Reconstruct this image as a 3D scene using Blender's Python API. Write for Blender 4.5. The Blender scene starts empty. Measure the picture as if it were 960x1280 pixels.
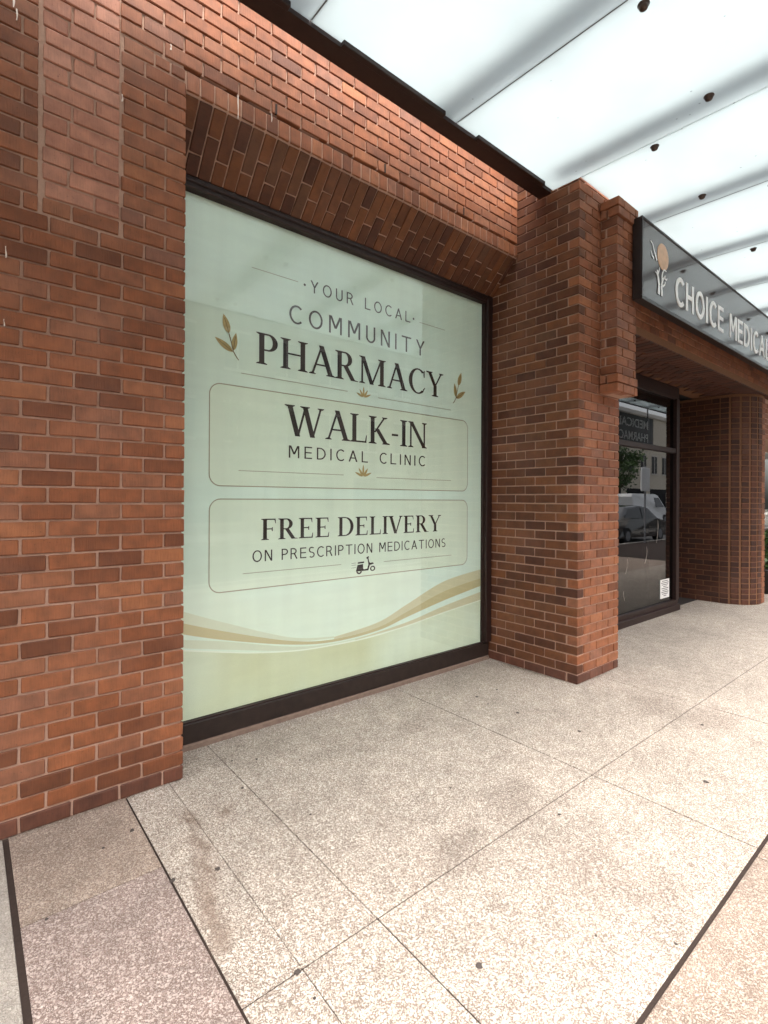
import bpy, bmesh, math, random
from mathutils import Matrix, Vector
random.seed(7)
S = bpy.context.scene
C = S.collection
R = math.radians

# ------------------------------------------------------------------ camera, sky, sun, exposure
YAW, FPX, HEYE = 39.6, 636.0, 1.5
cd = bpy.data.cameras.new('camera')
cam = bpy.data.objects.new('camera', cd); C.objects.link(cam)
cd.sensor_fit = 'VERTICAL'; cd.sensor_height = 32.0; cd.sensor_width = 24.0
cd.lens = FPX / 1280.0 * 32.0
cd.shift_y = -15.5 / 1280.0
cd.clip_start = 0.02; cd.clip_end = 600
cam.matrix_world = (Matrix.Translation((0, 0, HEYE)) @ Matrix.Rotation(R(-YAW), 4, 'Z')
                    @ Matrix.Rotation(R(90), 4, 'X') @ Matrix.Rotation(0.0050, 4, 'Z'))
S.camera = cam

w = bpy.data.worlds.new('World'); S.world = w; w.use_nodes = True
nt = w.node_tree
bg = nt.nodes['Background']
sky = nt.nodes.new('ShaderNodeTexSky'); sky.sky_type = 'NISHITA'; sky.sun_disc = False
SUN_EL, SUN_AZ = 62.0, 195.0
sky.sun_elevation = R(SUN_EL); sky.sun_rotation = R(SUN_AZ)
sky.air_density = 1.0; sky.dust_density = 6.0; sky.ozone_density = 0.5
hs = nt.nodes.new('ShaderNodeHueSaturation'); hs.inputs['Saturation'].default_value = 0.30
nt.links.new(sky.outputs[0], hs.inputs['Color']); nt.links.new(hs.outputs[0], bg.inputs['Color'])
bg.inputs['Strength'].default_value = 0.15

sl = bpy.data.lights.new('sun', 'SUN'); sl.energy = .6; sl.angle = R(30); sl.color = (1, .96, .9)
sun = bpy.data.objects.new('sun', sl); C.objects.link(sun)
az = R(SUN_AZ)
sdir = Vector((math.sin(az) * math.cos(R(SUN_EL)), math.cos(az) * math.cos(R(SUN_EL)), math.sin(R(SUN_EL))))
sun.rotation_euler = sdir.to_track_quat('Z', 'Y').to_euler()

S.view_settings.view_transform = 'Standard'; S.view_settings.look = 'None'
S.view_settings.exposure = 2.3; S.view_settings.gamma = 1.0
S.render.engine = 'CYCLES'
S.cycles.use_denoising = True
S.cycles.max_bounces = 8; S.cycles.diffuse_bounces = 5; S.cycles.glossy_bounces = 4
S.cycles.transparent_max_bounces = 12

# ------------------------------------------------------------------ helpers
def proj(p):
    s, c = math.sin(R(YAW)), math.cos(R(YAW))
    d = p.x * s + p.y * c
    if d < .05: return None
    r = p.x * c - p.y * s
    return 480 + FPX * r / d, 624.5 - FPX * (p.z - HEYE) / d, d

def link(o, parent=None):
    C.objects.link(o)
    if parent is not None: o.parent = parent
    return o

def tag(o, label=None, cat=None, group=None, kind=None):
    if label: o['label'] = label
    if cat: o['category'] = cat
    if group: o['group'] = group
    if kind: o['kind'] = kind
    return o

def empty(name, loc=(0, 0, 0)):
    o = bpy.data.objects.new(name, None); o.location = loc; o.empty_display_size = .1
    return link(o)

class MB:
    """collects faces, then links them as one mesh object"""
    def __init__(s): s.v = []; s.f = []; s.mi = []
    def add(s, vs, fs, mi=0):
        b = len(s.v); s.v += [tuple(p) for p in vs]
        s.f += [tuple(b + i for i in f) for f in fs]; s.mi += [mi] * len(fs)
        return s
    def box(s, a, b, mi=0, M=None):
        x0, y0, z0 = a; x1, y1, z1 = b
        vs = [Vector(p) for p in ((x0,y0,z0),(x1,y0,z0),(x1,y1,z0),(x0,y1,z0),(x0,y0,z1),(x1,y0,z1),(x1,y1,z1),(x0,y1,z1))]
        if M: vs = [M @ p for p in vs]
        return s.add(vs, [(3,2,1,0),(4,5,6,7),(0,1,5,4),(1,2,6,5),(2,3,7,6),(3,0,4,7)], mi)
    def cham(s, a, b, c=.004, mi=0):
        v, f = cham_box(b[0]-a[0], b[1]-a[1], b[2]-a[2], c)
        o = Vector(((a[0]+b[0])/2, (a[1]+b[1])/2, (a[2]+b[2])/2))
        return s.add([Vector(p) + o for p in v], f, mi)
    def tube(s, pts, r, n=10, mi=0, cap=True):
        pts = [Vector(p) for p in pts]; rs = r if isinstance(r, (list, tuple)) else [r] * len(pts)
        vs = []; fs = []
        for i, p in enumerate(pts):
            t = (pts[min(i+1, len(pts)-1)] - pts[max(i-1, 0)]).normalized()
            a = t.orthogonal().normalized(); q = t.cross(a)
            for k in range(n):
                an = 2*math.pi*k/n
                vs.append(p + (a*math.cos(an) + q*math.sin(an)) * rs[i])
        for i in range(len(pts)-1):
            for k in range(n):
                k2 = (k+1) % n
                fs.append((i*n+k, i*n+k2, (i+1)*n+k2, (i+1)*n+k))
        if cap:
            fs.append(tuple(reversed(range(n)))); fs.append(tuple((len(pts)-1)*n+k for k in range(n)))
        return s.add(vs, fs, mi)
    def lathe(s, prof, o, n=20, axis='Z', mi=0):
        vs = []; fs = []
        o = Vector(o)
        for r_, h in prof:
            for k in range(n):
                a = 2*math.pi*k/n
                p = Vector((r_*math.cos(a), r_*math.sin(a), h))
                if axis == 'Y': p = Vector((p.x, p.z, p.y))
                vs.append(o + p)
        for i in range(len(prof)-1):
            for k in range(n):
                k2 = (k+1) % n
                fs.append((i*n+k, i*n+k2, (i+1)*n+k2, (i+1)*n+k))
        fs.append(tuple(reversed(range(n)))); fs.append(tuple((len(prof)-1)*n+k for k in range(n)))
        return s.add(vs, fs, mi)
    def prism(s, poly, x0, x1, mi=0):
        """poly of (y, z) swept along x"""
        n = len(poly)
        vs = [(x0, y, z) for y, z in poly] + [(x1, y, z) for y, z in poly]
        fs = [tuple(range(n)), tuple(reversed(range(n, 2*n)))]
        for i in range(n):
            j = (i+1) % n
            fs.append((i, i+n, j+n, j))
        return s.add(vs, fs, mi)
    def mesh(s, name, mats, smooth=False):
        me = bpy.data.meshes.new(name); me.from_pydata(s.v, [], s.f)
        for m in (mats if isinstance(mats, (list, tuple)) else [mats]): me.materials.append(m)
        me.polygons.foreach_set('material_index', s.mi)
        bm = bmesh.new(); bm.from_mesh(me)
        bmesh.ops.recalc_face_normals(bm, faces=bm.faces)
        bm.to_mesh(me); bm.free()
        if smooth: me.polygons.foreach_set('use_smooth', [True]*len(me.polygons))
        me.update()
        return me
    def build(s, name, mats, parent=None, smooth=False):
        return link(bpy.data.objects.new(name, s.mesh(name, mats, smooth)), parent)

def cham_box(L, T, H, c):
    hx, hy, hz = L/2, T/2, H/2
    vs = []; idx = {}
    for sx in (-1, 1):
        for sy in (-1, 1):
            for sz in (-1, 1):
                for a in range(3):
                    p = [sx*(hx-c), sy*(hy-c), sz*(hz-c)]
                    p[a] = (sx*hx, sy*hy, sz*hz)[a]
                    idx[(sx, sy, sz, a)] = len(vs); vs.append(tuple(p))
    fs = []
    for a in range(3):
        b, d = [(1,2),(0,2),(0,1)][a]
        for sg in (-1, 1):
            q = []
            for s1, s2 in ((-1,-1),(1,-1),(1,1),(-1,1)):
                k = [0,0,0]; k[a] = sg; k[b] = s1; k[d] = s2
                q.append(idx[(k[0],k[1],k[2],a)])
            fs.append(tuple(q))
    for a in range(3):
        b, d = [(1,2),(0,2),(0,1)][a]
        for s1 in (-1,1):
            for s2 in (-1,1):
                k = [0,0,0]; k[b] = s1; k[d] = s2
                q = []
                for sg, f_ in ((-1,b),(1,b),(1,d),(-1,d)):
                    k[a] = sg; q.append(idx[(k[0],k[1],k[2],f_)])
                fs.append(tuple(q))
    for sx in (-1, 1):
        for sy in (-1, 1):
            for sz in (-1, 1):
                fs.append(tuple(idx[(sx,sy,sz,a)] for a in range(3)))
    return vs, fs

# ------------------------------------------------------------------ materials
def new_mat(name):
    m = bpy.data.materials.new(name); m.use_nodes = True
    n = m.node_tree.nodes; l = m.node_tree.links
    return m, n, l, n['Principled BSDF']

def simple(name, col, rough=.5, metal=0., spec=.5, noise=0., nscale=20., bump=0., coat=0.):
    m, n, l, b = new_mat(name)
    b.inputs['Base Color'].default_value = (*col, 1); b.inputs['Roughness'].default_value = rough
    b.inputs['Metallic'].default_value = metal; b.inputs['Specular IOR Level'].default_value = spec
    b.inputs['Coat Weight'].default_value = coat
    if noise or bump:
        tc = n.new('ShaderNodeTexCoord'); nz = n.new('ShaderNodeTexNoise')
        nz.inputs['Scale'].default_value = nscale; nz.inputs['Detail'].default_value = 6
        l.new(tc.outputs['Object'], nz.inputs['Vector'])
        if noise:
            mx = n.new('ShaderNodeMix'); mx.data_type = 'RGBA'
            mx.inputs['A'].default_value = (*[c*(1-noise) for c in col], 1)
            mx.inputs['B'].default_value = (*[min(1, c*(1+noise)) for c in col], 1)
            l.new(nz.outputs['Fac'], mx.inputs['Factor']); l.new(mx.outputs['Result'], b.inputs['Base Color'])
        if bump:
            bp = n.new('ShaderNodeBump'); bp.inputs['Strength'].default_value = bump; bp.inputs['Distance'].default_value = .004
            l.new(nz.outputs['Fac'], bp.inputs['Height']); l.new(bp.outputs[0], b.inputs['Normal'])
    return m

def ramp(n, stops):
    r = n.new('ShaderNodeValToRGB'); e = r.color_ramp.elements
    while len(e) < len(stops): e.new(.5)
    for i, (p, c) in enumerate(stops):
        e[i].position = p; e[i].color = (*c, 1) if len(c) == 3 else c
    return r

def brick_mat(name, stops, island=False, rough=.72):
    m, n, l, b = new_mat(name)
    tc = n.new('ShaderNodeTexCoord')
    if island:
        g = n.new('ShaderNodeNewGeometry'); rnd = g.outputs['Random Per Island']
    else:
        oi = n.new('ShaderNodeObjectInfo'); rnd = oi.outputs['Random']
    cr = ramp(n, stops); l.new(rnd, cr.inputs[0])
    mul = n.new('ShaderNodeMath'); mul.operation = 'MULTIPLY'; mul.inputs[1].default_value = 97.0; l.new(rnd, mul.inputs[0])
    add = n.new('ShaderNodeVectorMath'); add.operation = 'ADD'
    l.new(tc.outputs['Object'], add.inputs[0]); l.new(mul.outputs[0], add.inputs[1])
    # wire-cut drag marks, cloudy firing, dark flecks
    mp = n.new('ShaderNodeMapping'); mp.inputs['Scale'].default_value = (170, 170, 14); l.new(add.outputs[0], mp.inputs['Vector'])
    n1 = n.new('ShaderNodeTexNoise'); n1.inputs['Scale'].default_value = 1.0; n1.inputs['Detail'].default_value = 4; l.new(mp.outputs[0], n1.inputs['Vector'])
    n2 = n.new('ShaderNodeTexNoise'); n2.inputs['Scale'].default_value = 16; n2.inputs['Detail'].default_value = 5; l.new(add.outputs[0], n2.inputs['Vector'])
    n3 = n.new('ShaderNodeTexNoise'); n3.inputs['Scale'].default_value = 130; n3.inputs['Detail'].default_value = 3; l.new(add.outputs[0], n3.inputs['Vector'])
    f1 = n.new('ShaderNodeMapRange'); f1.inputs['From Min'].default_value = .3; f1.inputs['From Max'].default_value = .7; f1.inputs['To Min'].default_value = .91; f1.inputs['To Max'].default_value = 1.08
    l.new(n1.outputs['Fac'], f1.inputs['Value'])
    f2 = n.new('ShaderNodeMapRange'); f2.inputs['From Min'].default_value = .3; f2.inputs['From Max'].default_value = .7; f2.inputs['To Min'].default_value = .76; f2.inputs['To Max'].default_value = 1.2
    l.new(n2.outputs['Fac'], f2.inputs['Value'])
    f3 = n.new('ShaderNodeMapRange'); f3.inputs['From Min'].default_value = .66; f3.inputs['From Max'].default_value = .76; f3.inputs['To Min'].default_value = 1.; f3.inputs['To Max'].default_value = .45
    l.new(n3.outputs['Fac'], f3.inputs['Value'])
    a = n.new('ShaderNodeMath'); a.operation = 'MULTIPLY'; l.new(f1.outputs[0], a.inputs[0]); l.new(f2.outputs[0], a.inputs[1])
    a2 = n.new('ShaderNodeMath'); a2.operation = 'MULTIPLY'; l.new(a.outputs[0], a2.inputs[0]); l.new(f3.outputs[0], a2.inputs[1])
    vm = n.new('ShaderNodeVectorMath'); vm.operation = 'SCALE'; l.new(cr.outputs[0], vm.inputs[0]); l.new(a2.outputs[0], vm.inputs['Scale'])
    # pale mineral bloom in patches
    n4 = n.new('ShaderNodeTexNoise'); n4.inputs['Scale'].default_value = 2.3; n4.inputs['Detail'].default_value = 6
    geo = n.new('ShaderNodeNewGeometry'); l.new(geo.outputs['Position'], n4.inputs['Vector'])
    f4 = n.new('ShaderNodeMapRange'); f4.inputs['From Min'].default_value = .5; f4.inputs['From Max'].default_value = .75; f4.inputs['To Max'].default_value = .18
    l.new(n4.outputs['Fac'], f4.inputs['Value'])
    mx = n.new('ShaderNodeMix'); mx.data_type = 'RGBA'; mx.inputs['B'].default_value = (.30, .155, .11, 1)
    l.new(f4.outputs[0], mx.inputs['Factor']); l.new(vm.outputs[0], mx.inputs['A'])
    l.new(mx.outputs['Result'], b.inputs['Base Color'])
    b.inputs['Roughness'].default_value = rough; b.inputs['Specular IOR Level'].default_value = .42
    bp = n.new('ShaderNodeBump'); bp.inputs['Strength'].default_value = .7; bp.inputs['Distance'].default_value = .003
    sm = n.new('ShaderNodeMath'); sm.operation = 'ADD'; l.new(n1.outputs['Fac'], sm.inputs[0]); l.new(n2.outputs['Fac'], sm.inputs[1])
    sm2 = n.new('ShaderNodeMath'); sm2.operation = 'ADD'; l.new(sm.outputs[0], sm2.inputs[0]); l.new(f3.outputs[0], sm2.inputs[1]); sm = sm2
    l.new(sm.outputs[0], bp.inputs['Height']); l.new(bp.outputs[0], b.inputs['Normal'])
    return m

BR = [(0, (.118, .037, .014)), (.12, (.165, .051, .018)), (.3, (.212, .067, .024)), (.55, (.242, .081, .031)), (.75, (.222, .083, .040)), (.9, (.282, .100, .038)), (1, (.195, .081, .048))]
BP = [(0, (.31, .125, .075)), (.5, (.38, .165, .103)), (1, (.42, .195, .128))]
BD = [(0, (.075, .026, .014)), (1, (.12, .040, .021))]
BRS = [(0, (.066, .020, .008)), (.3, (.098, .031, .010)), (.6, (.130, .043, .014)), (.85, (.16, .054, .017)), (1, (.098, .039, .017))]  # shaded copy of BR: shade of lintel soffit and pier side in the colour
BK = [(0, (.034, .010, .005)), (.5, (.058, .017, .007)), (1, (.08, .024, .010))]  # brick darkened so its colour carries the shade of the entrance recess
M = {}
M['brick'] = brick_mat('brick_orange_brown', BR); M['brick_i'] = brick_mat('brick_orange_brown_mass', BR, True)
M['brickp'] = brick_mat('brick_pale_pink', BP); M['brickp_i'] = brick_mat('brick_pale_pink_mass', BP, True)
M['brickd'] = brick_mat('brick_grimy', BD); M['brickd_i'] = brick_mat('brick_grimy_mass', BD, True)
M['bricks'] = brick_mat('brick_shaded', BRS); M['bricks_i'] = brick_mat('brick_shaded_mass', BRS, True)
M['brickk'] = brick_mat('brick_recess_shade', BK); M['brickk_i'] = brick_mat('brick_recess_shade_mass', BK, True)
M['mortar_dk'] = simple('mortar_recess_shade', (.19, .095, .052), .95, 0, .2, .22, 60, .6)  # mortar colour darkened for the shade in the entrance recess
M['mortar'] = simple('mortar', (.43, .275, .205), .95, 0, .2, .22, 60, .6)
M['frame'] = simple('dark_bronze_frame', (.022, .010, .008), .45, .0, .3, .5, 25, .05)
M['sill'] = simple('weathered_bronze_sill', (.022, .013, .010), .5, .0, .4, .7, 14, .15)
M['steel'] = simple('painted_steel', (.25, .25, .26), .5)
M['bolt'] = simple('dark_bolt', (.07, .045, .035), .35, .5)
M['print_dark'] = simple('dark_brown_print', (.022, .010, .007), .6)
M['print_grey'] = simple('brown_grey_print', (.06, .045, .038), .6)
M['print_line'] = simple('fine_line_print', (.36, .33, .24), .6)
M['leaf_print'] = simple('gold_leaf_print', (.44, .32, .13), .6, 0, .5, .35, 60)
M['vein_print'] = simple('leaf_vein_print', (.20, .12, .04), .6)
M['tan1'] = simple('tan_ribbon_print', (.63, .59, .40), .6, 0, .5, .08, 6)
M['tan2'] = simple('dark_tan_ribbon_print', (.54, .47, .27), .6, 0, .5, .08, 6)
M['tan3'] = simple('pale_ribbon_print', (.65, .69, .54), .6, 0, .5, .08, 6)
M['whiteline'] = simple('white_line_print', (.80, .84, .72), .6)
M['white'] = simple('white_acrylic', (.85, .84, .82), .4)
M['paper'] = simple('white_paper', (.75, .73, .7), .7)
M['signface'] = simple('brown_black_sign_face', (.05, .036, .033), .07, 0, .6)
M['signbox'] = simple('dark_sign_box', (.012, .007, .006), .35)
M['orange'] = simple('orange_disc', (.60, .36, .21), .45, 0, .5, .3, 18)
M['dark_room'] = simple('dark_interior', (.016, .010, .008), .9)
M['asphalt'] = simple('asphalt', (.05, .05, .05), .9, 0, .3, .3, 40, .4)
M['concrete'] = simple('concrete', (.33, .31, .28), .9, 0, .3, .2, 12, .2)
M['sealant'] = simple('dark_joint_sealant', (.03, .020, .016), .9, 0, .2, .3, 80, .5)
M['seal'] = simple('grey_silicone', (.10, .10, .10), .6)
M['flash'] = simple('brown_flashing', (.19, .13, .10), .8, 0, .3, .4, 30, .3)
M['gum'] = simple('old_gum', (.05, .038, .032), .8)
M['dropping'] = simple('bird_dropping', (.75, .66, .58), .8)
M['scratch'] = simple('pale_scratch', (.42, .36, .31), .6)

def aggregate(name, pale, dark, stone2, scale, stain=.5):
    """washed pebble concrete"""
    m, n, l, b = new_mat(name)
    geo = n.new('ShaderNodeNewGeometry')
    dn = n.new('ShaderNodeTexNoise'); dn.inputs['Scale'].default_value = 60; dn.inputs['Detail'].default_value = 2; l.new(geo.outputs['Position'], dn.inputs['Vector'])
    dv = n.new('ShaderNodeVectorMath'); dv.operation = 'SCALE'; dv.inputs['Scale'].default_value = .006; l.new(dn.outputs['Color'], dv.inputs[0])
    ad = n.new('ShaderNodeVectorMath'); ad.operation = 'ADD'; l.new(geo.outputs['Position'], ad.inputs[0]); l.new(dv.outputs[0], ad.inputs[1])
    v1 = n.new('ShaderNodeTexVoronoi'); v1.inputs['Scale'].default_value = scale; l.new(ad.outputs[0], v1.inputs['Vector'])
    v2 = n.new('ShaderNodeTexVoronoi'); v2.inputs['Scale'].default_value = scale*1.9; l.new(ad.outputs[0], v2.inputs['Vector'])
    sep = n.new('ShaderNodeSeparateColor'); l.new(v1.outputs['Color'], sep.inputs[0])
    sep2 = n.new('ShaderNodeSeparateColor'); l.new(v2.outputs['Color'], sep2.inputs[0])
    stops = [(0, stone2), (.16, stone2), (.34, tuple((a_+b_)/2 for a_, b_ in zip(pale, stone2))), (.5, pale), (.8, pale), (1, tuple(min(1, c*1.2) for c in pale))]
    cr = ramp(n, stops); l.new(sep.outputs[0], cr.inputs[0])
    cr2 = ramp(n, stops); l.new(sep2.outputs[0], cr2.inputs[0])
    ed = n.new('ShaderNodeMapRange'); ed.interpolation_type = 'SMOOTHSTEP'; ed.inputs['From Min'].default_value = .62; ed.inputs['From Max'].default_value = .40; l.new(v1.outputs['Distance'], ed.inputs['Value'])
    ed2 = n.new('ShaderNodeMapRange'); ed2.interpolation_type = 'SMOOTHSTEP'; ed2.inputs['From Min'].default_value = .60; ed2.inputs['From Max'].default_value = .36; l.new(v2.outputs['Distance'], ed2.inputs['Value'])
    # only some of the large cells are large stones, the rest break up into chips
    big = n.new('ShaderNodeMath'); big.operation = 'LESS_THAN'; big.inputs[1].default_value = .62; l.new(sep.outputs[1], big.inputs[0])
    eb = n.new('ShaderNodeMath'); eb.operation = 'MULTIPLY'; l.new(ed.outputs[0], eb.inputs[0]); l.new(big.outputs[0], eb.inputs[1])
    m0 = n.new('ShaderNodeMix'); m0.data_type = 'RGBA'; m0.inputs['A'].default_value = (*dark, 1); l.new(ed2.outputs[0], m0.inputs['Factor']); l.new(cr2.outputs[0], m0.inputs['B'])
    mx = n.new('ShaderNodeMix'); mx.data_type = 'RGBA'; l.new(m0.outputs['Result'], mx.inputs['A'])
    l.new(eb.outputs[0], mx.inputs['Factor']); l.new(cr.outputs[0], mx.inputs['B'])
    hm = n.new('ShaderNodeMath'); hm.operation = 'MAXIMUM'; l.new(ed2.outputs[0], hm.inputs[0]); l.new(eb.outputs[0], hm.inputs[1])
    # broad grime and footfall staining
    s1 = n.new('ShaderNodeTexNoise'); s1.inputs['Scale'].default_value = 1.1; s1.inputs['Detail'].default_value = 8; s1.inputs['Roughness'].default_value = .62; l.new(geo.outputs['Position'], s1.inputs['Vector'])
    g1 = n.new('ShaderNodeMapRange'); g1.inputs['From Min'].default_value = .38; g1.inputs['From Max'].default_value = .72; g1.inputs['To Min'].default_value = 1.05; g1.inputs['To Max'].default_value = 1-.62*stain; l.new(s1.outputs['Fac'], g1.inputs['Value'])
    s2 = n.new('ShaderNodeTexNoise'); s2.inputs['Scale'].default_value = 9; s2.inputs['Detail'].default_value = 5; l.new(geo.outputs['Position'], s2.inputs['Vector'])
    g2 = n.new('ShaderNodeMapRange'); g2.inputs['From Min'].default_value = .3; g2.inputs['From Max'].default_value = .75; g2.inputs['To Min'].default_value = 1.06; g2.inputs['To Max'].default_value = .82; l.new(s2.outputs['Fac'], g2.inputs['Value'])
    mm = n.new('ShaderNodeMath'); mm.operation = 'MULTIPLY'; l.new(g1.outputs[0], mm.inputs[0]); l.new(g2.outputs[0], mm.inputs[1])
    vm = n.new('ShaderNodeVectorMath'); vm.operation = 'SCALE'; l.new(mx.outputs['Result'], vm.inputs[0]); l.new(mm.outputs[0], vm.inputs['Scale'])
    l.new(vm.outputs[0], b.inputs['Base Color'])
    b.inputs['Roughness'].default_value = .8; b.inputs['Specular IOR Level'].default_value = .3
    bp = n.new('ShaderNodeBump'); bp.inputs['Strength'].default_value = .8; bp.inputs['Distance'].default_value = .004
    l.new(hm.outputs[0], bp.inputs['Height']); l.new(bp.outputs[0], b.inputs['Normal'])
    return m
M['agg'] = aggregate('pale_pebble_concrete', (.55, .488, .418), (.215, .165, .132), (.40, .33, .272), 116, .32)
M['agg_pink'] = aggregate('pink_pebble_concrete', (.40, .322, .262), (.205, .150, .118), (.315, .235, .182), 124, .42)
M['agg_purple'] = aggregate('mauve_pebble_concrete', (.40, .325, .285), (.18, .128, .108), (.27, .20, .172), 118, .3)
M['agg_grey'] = aggregate('grey_fine_concrete', (.40, .36, .31), (.30, .26, .22), (.36, .32, .28), 140)

# printed vinyl: pale mint with faint brushed streaks and yellowish drift
def vinyl(name, col, drift):
    m, n, l, b = new_mat(name)
    geo = n.new('ShaderNodeNewGeometry')
    mp = n.new('ShaderNodeMapping'); mp.inputs['Scale'].default_value = (1.2, 1, 9); l.new(geo.outputs['Position'], mp.inputs['Vector'])
    n1 = n.new('ShaderNodeTexNoise'); n1.inputs['Scale'].default_value = 2.0; n1.inputs['Detail'].default_value = 7; l.new(mp.outputs[0], n1.inputs['Vector'])
    n2 = n.new('ShaderNodeTexNoise'); n2.inputs['Scale'].default_value = .9; n2.inputs['Detail'].default_value = 3; l.new(geo.outputs['Position'], n2.inputs['Vector'])
    mp3 = n.new('ShaderNodeMapping'); mp3.inputs['Scale'].default_value = (9, 1, .8); l.new(geo.outputs['Position'], mp3.inputs['Vector'])
    n3 = n.new('ShaderNodeTexNoise'); n3.inputs['Scale'].default_value = 1.0; n3.inputs['Detail'].default_value = 6; l.new(mp3.outputs[0], n3.inputs['Vector'])
    mx = n.new('ShaderNodeMix'); mx.data_type = 'RGBA'; mx.inputs['A'].default_value = (*col, 1); mx.inputs['B'].default_value = (*drift, 1)
    f2 = n.new('ShaderNodeMapRange'); f2.inputs['From Min'].default_value = .35; f2.inputs['From Max'].default_value = .65; l.new(n2.outputs['Fac'], f2.inputs['Value'])
    l.new(f2.outputs[0], mx.inputs['Factor'])
    f1 = n.new('ShaderNodeMapRange'); f1.inputs['From Min'].default_value = .3; f1.inputs['From Max'].default_value = .7; f1.inputs['To Min'].default_value = .972; f1.inputs['To Max'].default_value = 1.02; l.new(n1.outputs['Fac'], f1.inputs['Value'])
    f3 = n.new('ShaderNodeMapRange'); f3.inputs['From Min'].default_value = .3; f3.inputs['From Max'].default_value = .7; f3.inputs['To Min'].default_value = .965; f3.inputs['To Max'].default_value = 1.025; l.new(n3.outputs['Fac'], f3.inputs['Value'])
    mm = n.new('ShaderNodeMath'); mm.operation = 'MULTIPLY'; l.new(f1.outputs[0], mm.inputs[0]); l.new(f3.outputs[0], mm.inputs[1])
    vm = n.new('ShaderNodeVectorMath'); vm.operation = 'SCALE'; l.new(mx.outputs['Result'], vm.inputs[0]); l.new(mm.outputs[0], vm.inputs['Scale'])
    l.new(vm.outputs[0], b.inputs['Base Color']); b.inputs['Roughness'].default_value = .7; b.inputs['Specular IOR Level'].default_value = .2
    return m
M['vinyl'] = vinyl('mint_vinyl_print', (.72, .84, .76), (.735, .825, .70))
M['vinyl_box'] = vinyl('cream_mint_vinyl_print', (.73, .80, .665), (.735, .815, .685))
M['vinyl_low'] = vinyl('khaki_mint_vinyl_print', (.71, .78, .64), (.61, .625, .41))

def pane(name, tint=(1, 1, 1), ior=1.5, rough=0.0):
    m, n, l, b = new_mat(name); n.remove(b)
    out = n['Material Output']
    tr = n.new('ShaderNodeBsdfTransparent'); tr.inputs[0].default_value = (*tint, 1)
    gl = n.new('ShaderNodeBsdfGlossy'); gl.inputs['Roughness'].default_value = rough
    fr = n.new('ShaderNodeFresnel'); fr.inputs['IOR'].default_value = ior
    g = n.new('ShaderNodeNewGeometry')
    inv = n.new('ShaderNodeMath'); inv.operation = 'SUBTRACT'; inv.inputs[0].default_value = 1; l.new(g.outputs['Backfacing'], inv.inputs[1])
    mu = n.new('ShaderNodeMath'); mu.operation = 'MULTIPLY'; l.new(fr.outputs[0], mu.inputs[0]); l.new(inv.outputs[0], mu.inputs[1])
    mx = n.new('ShaderNodeMixShader'); l.new(mu.outputs[0], mx.inputs[0]); l.new(tr.outputs[0], mx.inputs[1]); l.new(gl.outputs[0], mx.inputs[2])
    l.new(mx.outputs[0], out.inputs[0])
    return m
M['glass'] = pane('clear_glass', (.98, 1., .99), 1.85)
M['shopglass'] = pane('shop_glass', (.40, .40, .38), 1.75)

def frosted(name):
    m, n, l, b = new_mat(name); n.remove(b)
    out = n['Material Output']
    geo = n.new('ShaderNodeNewGeometry')
    n1 = n.new('ShaderNodeTexNoise'); n1.inputs['Scale'].default_value = 26; n1.inputs['Detail'].default_value = 5; l.new(geo.outputs['Position'], n1.inputs['Vector'])
    v = n.new('ShaderNodeTexVoronoi'); v.inputs['Scale'].default_value = 7.5; v.inputs['Randomness'].default_value = 1; l.new(geo.outputs['Position'], v.inputs['Vector'])
    r1 = n.new('ShaderNodeMapRange'); r1.inputs['From Min'].default_value = .035; r1.inputs['From Max'].default_value = .06; r1.inputs['To Min'].default_value = .5; r1.inputs['To Max'].default_value = 1.; l.new(v.outputs['Distance'], r1.inputs['Value'])
    n2 = n.new('ShaderNodeTexNoise'); n2.inputs['Scale'].default_value = 2.2; n2.inputs['Detail'].default_value = 6; l.new(geo.outputs['Position'], n2.inputs['Vector'])
    r2 = n.new('ShaderNodeMapRange'); r2.inputs['From Min'].default_value = .3; r2.inputs['From Max'].default_value = .7; r2.inputs['To Min'].default_value = .95; r2.inputs['To Max'].default_value = 1.03; l.new(n2.outputs['Fac'], r2.inputs['Value'])
    mm = n.new('ShaderNodeMath'); mm.operation = 'MULTIPLY'; l.new(r1.outputs[0], mm.inputs[0]); l.new(r2.outputs[0], mm.inputs[1])
    vm = n.new('ShaderNodeVectorMath'); vm.operation = 'SCALE'; vm.inputs[0].default_value = (.475, .515, .52); l.new(mm.outputs[0], vm.inputs['Scale'])
    tl = n.new('ShaderNodeBsdfTranslucent'); l.new(vm.outputs[0], tl.inputs[0])
    df = n.new('ShaderNodeBsdfDiffuse'); df.inputs[0].default_value = (.8, .85, .84, 1)
    mx = n.new('ShaderNodeMixShader'); mx.inputs[0].default_value = .12; l.new(tl.outputs[0], mx.inputs[1]); l.new(df.outputs[0], mx.inputs[2])
    gl = n.new('ShaderNodeBsdfGlossy'); gl.inputs['Roughness'].default_value = .25
    m2 = n.new('ShaderNodeMixShader'); m2.inputs[0].default_value = .04; l.new(mx.outputs[0], m2.inputs[1]); l.new(gl.outputs[0], m2.inputs[2])
    l.new(m2.outputs[0], out.inputs[0])
    return m
M['frost'] = frosted('frosted_canopy_glass')

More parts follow.
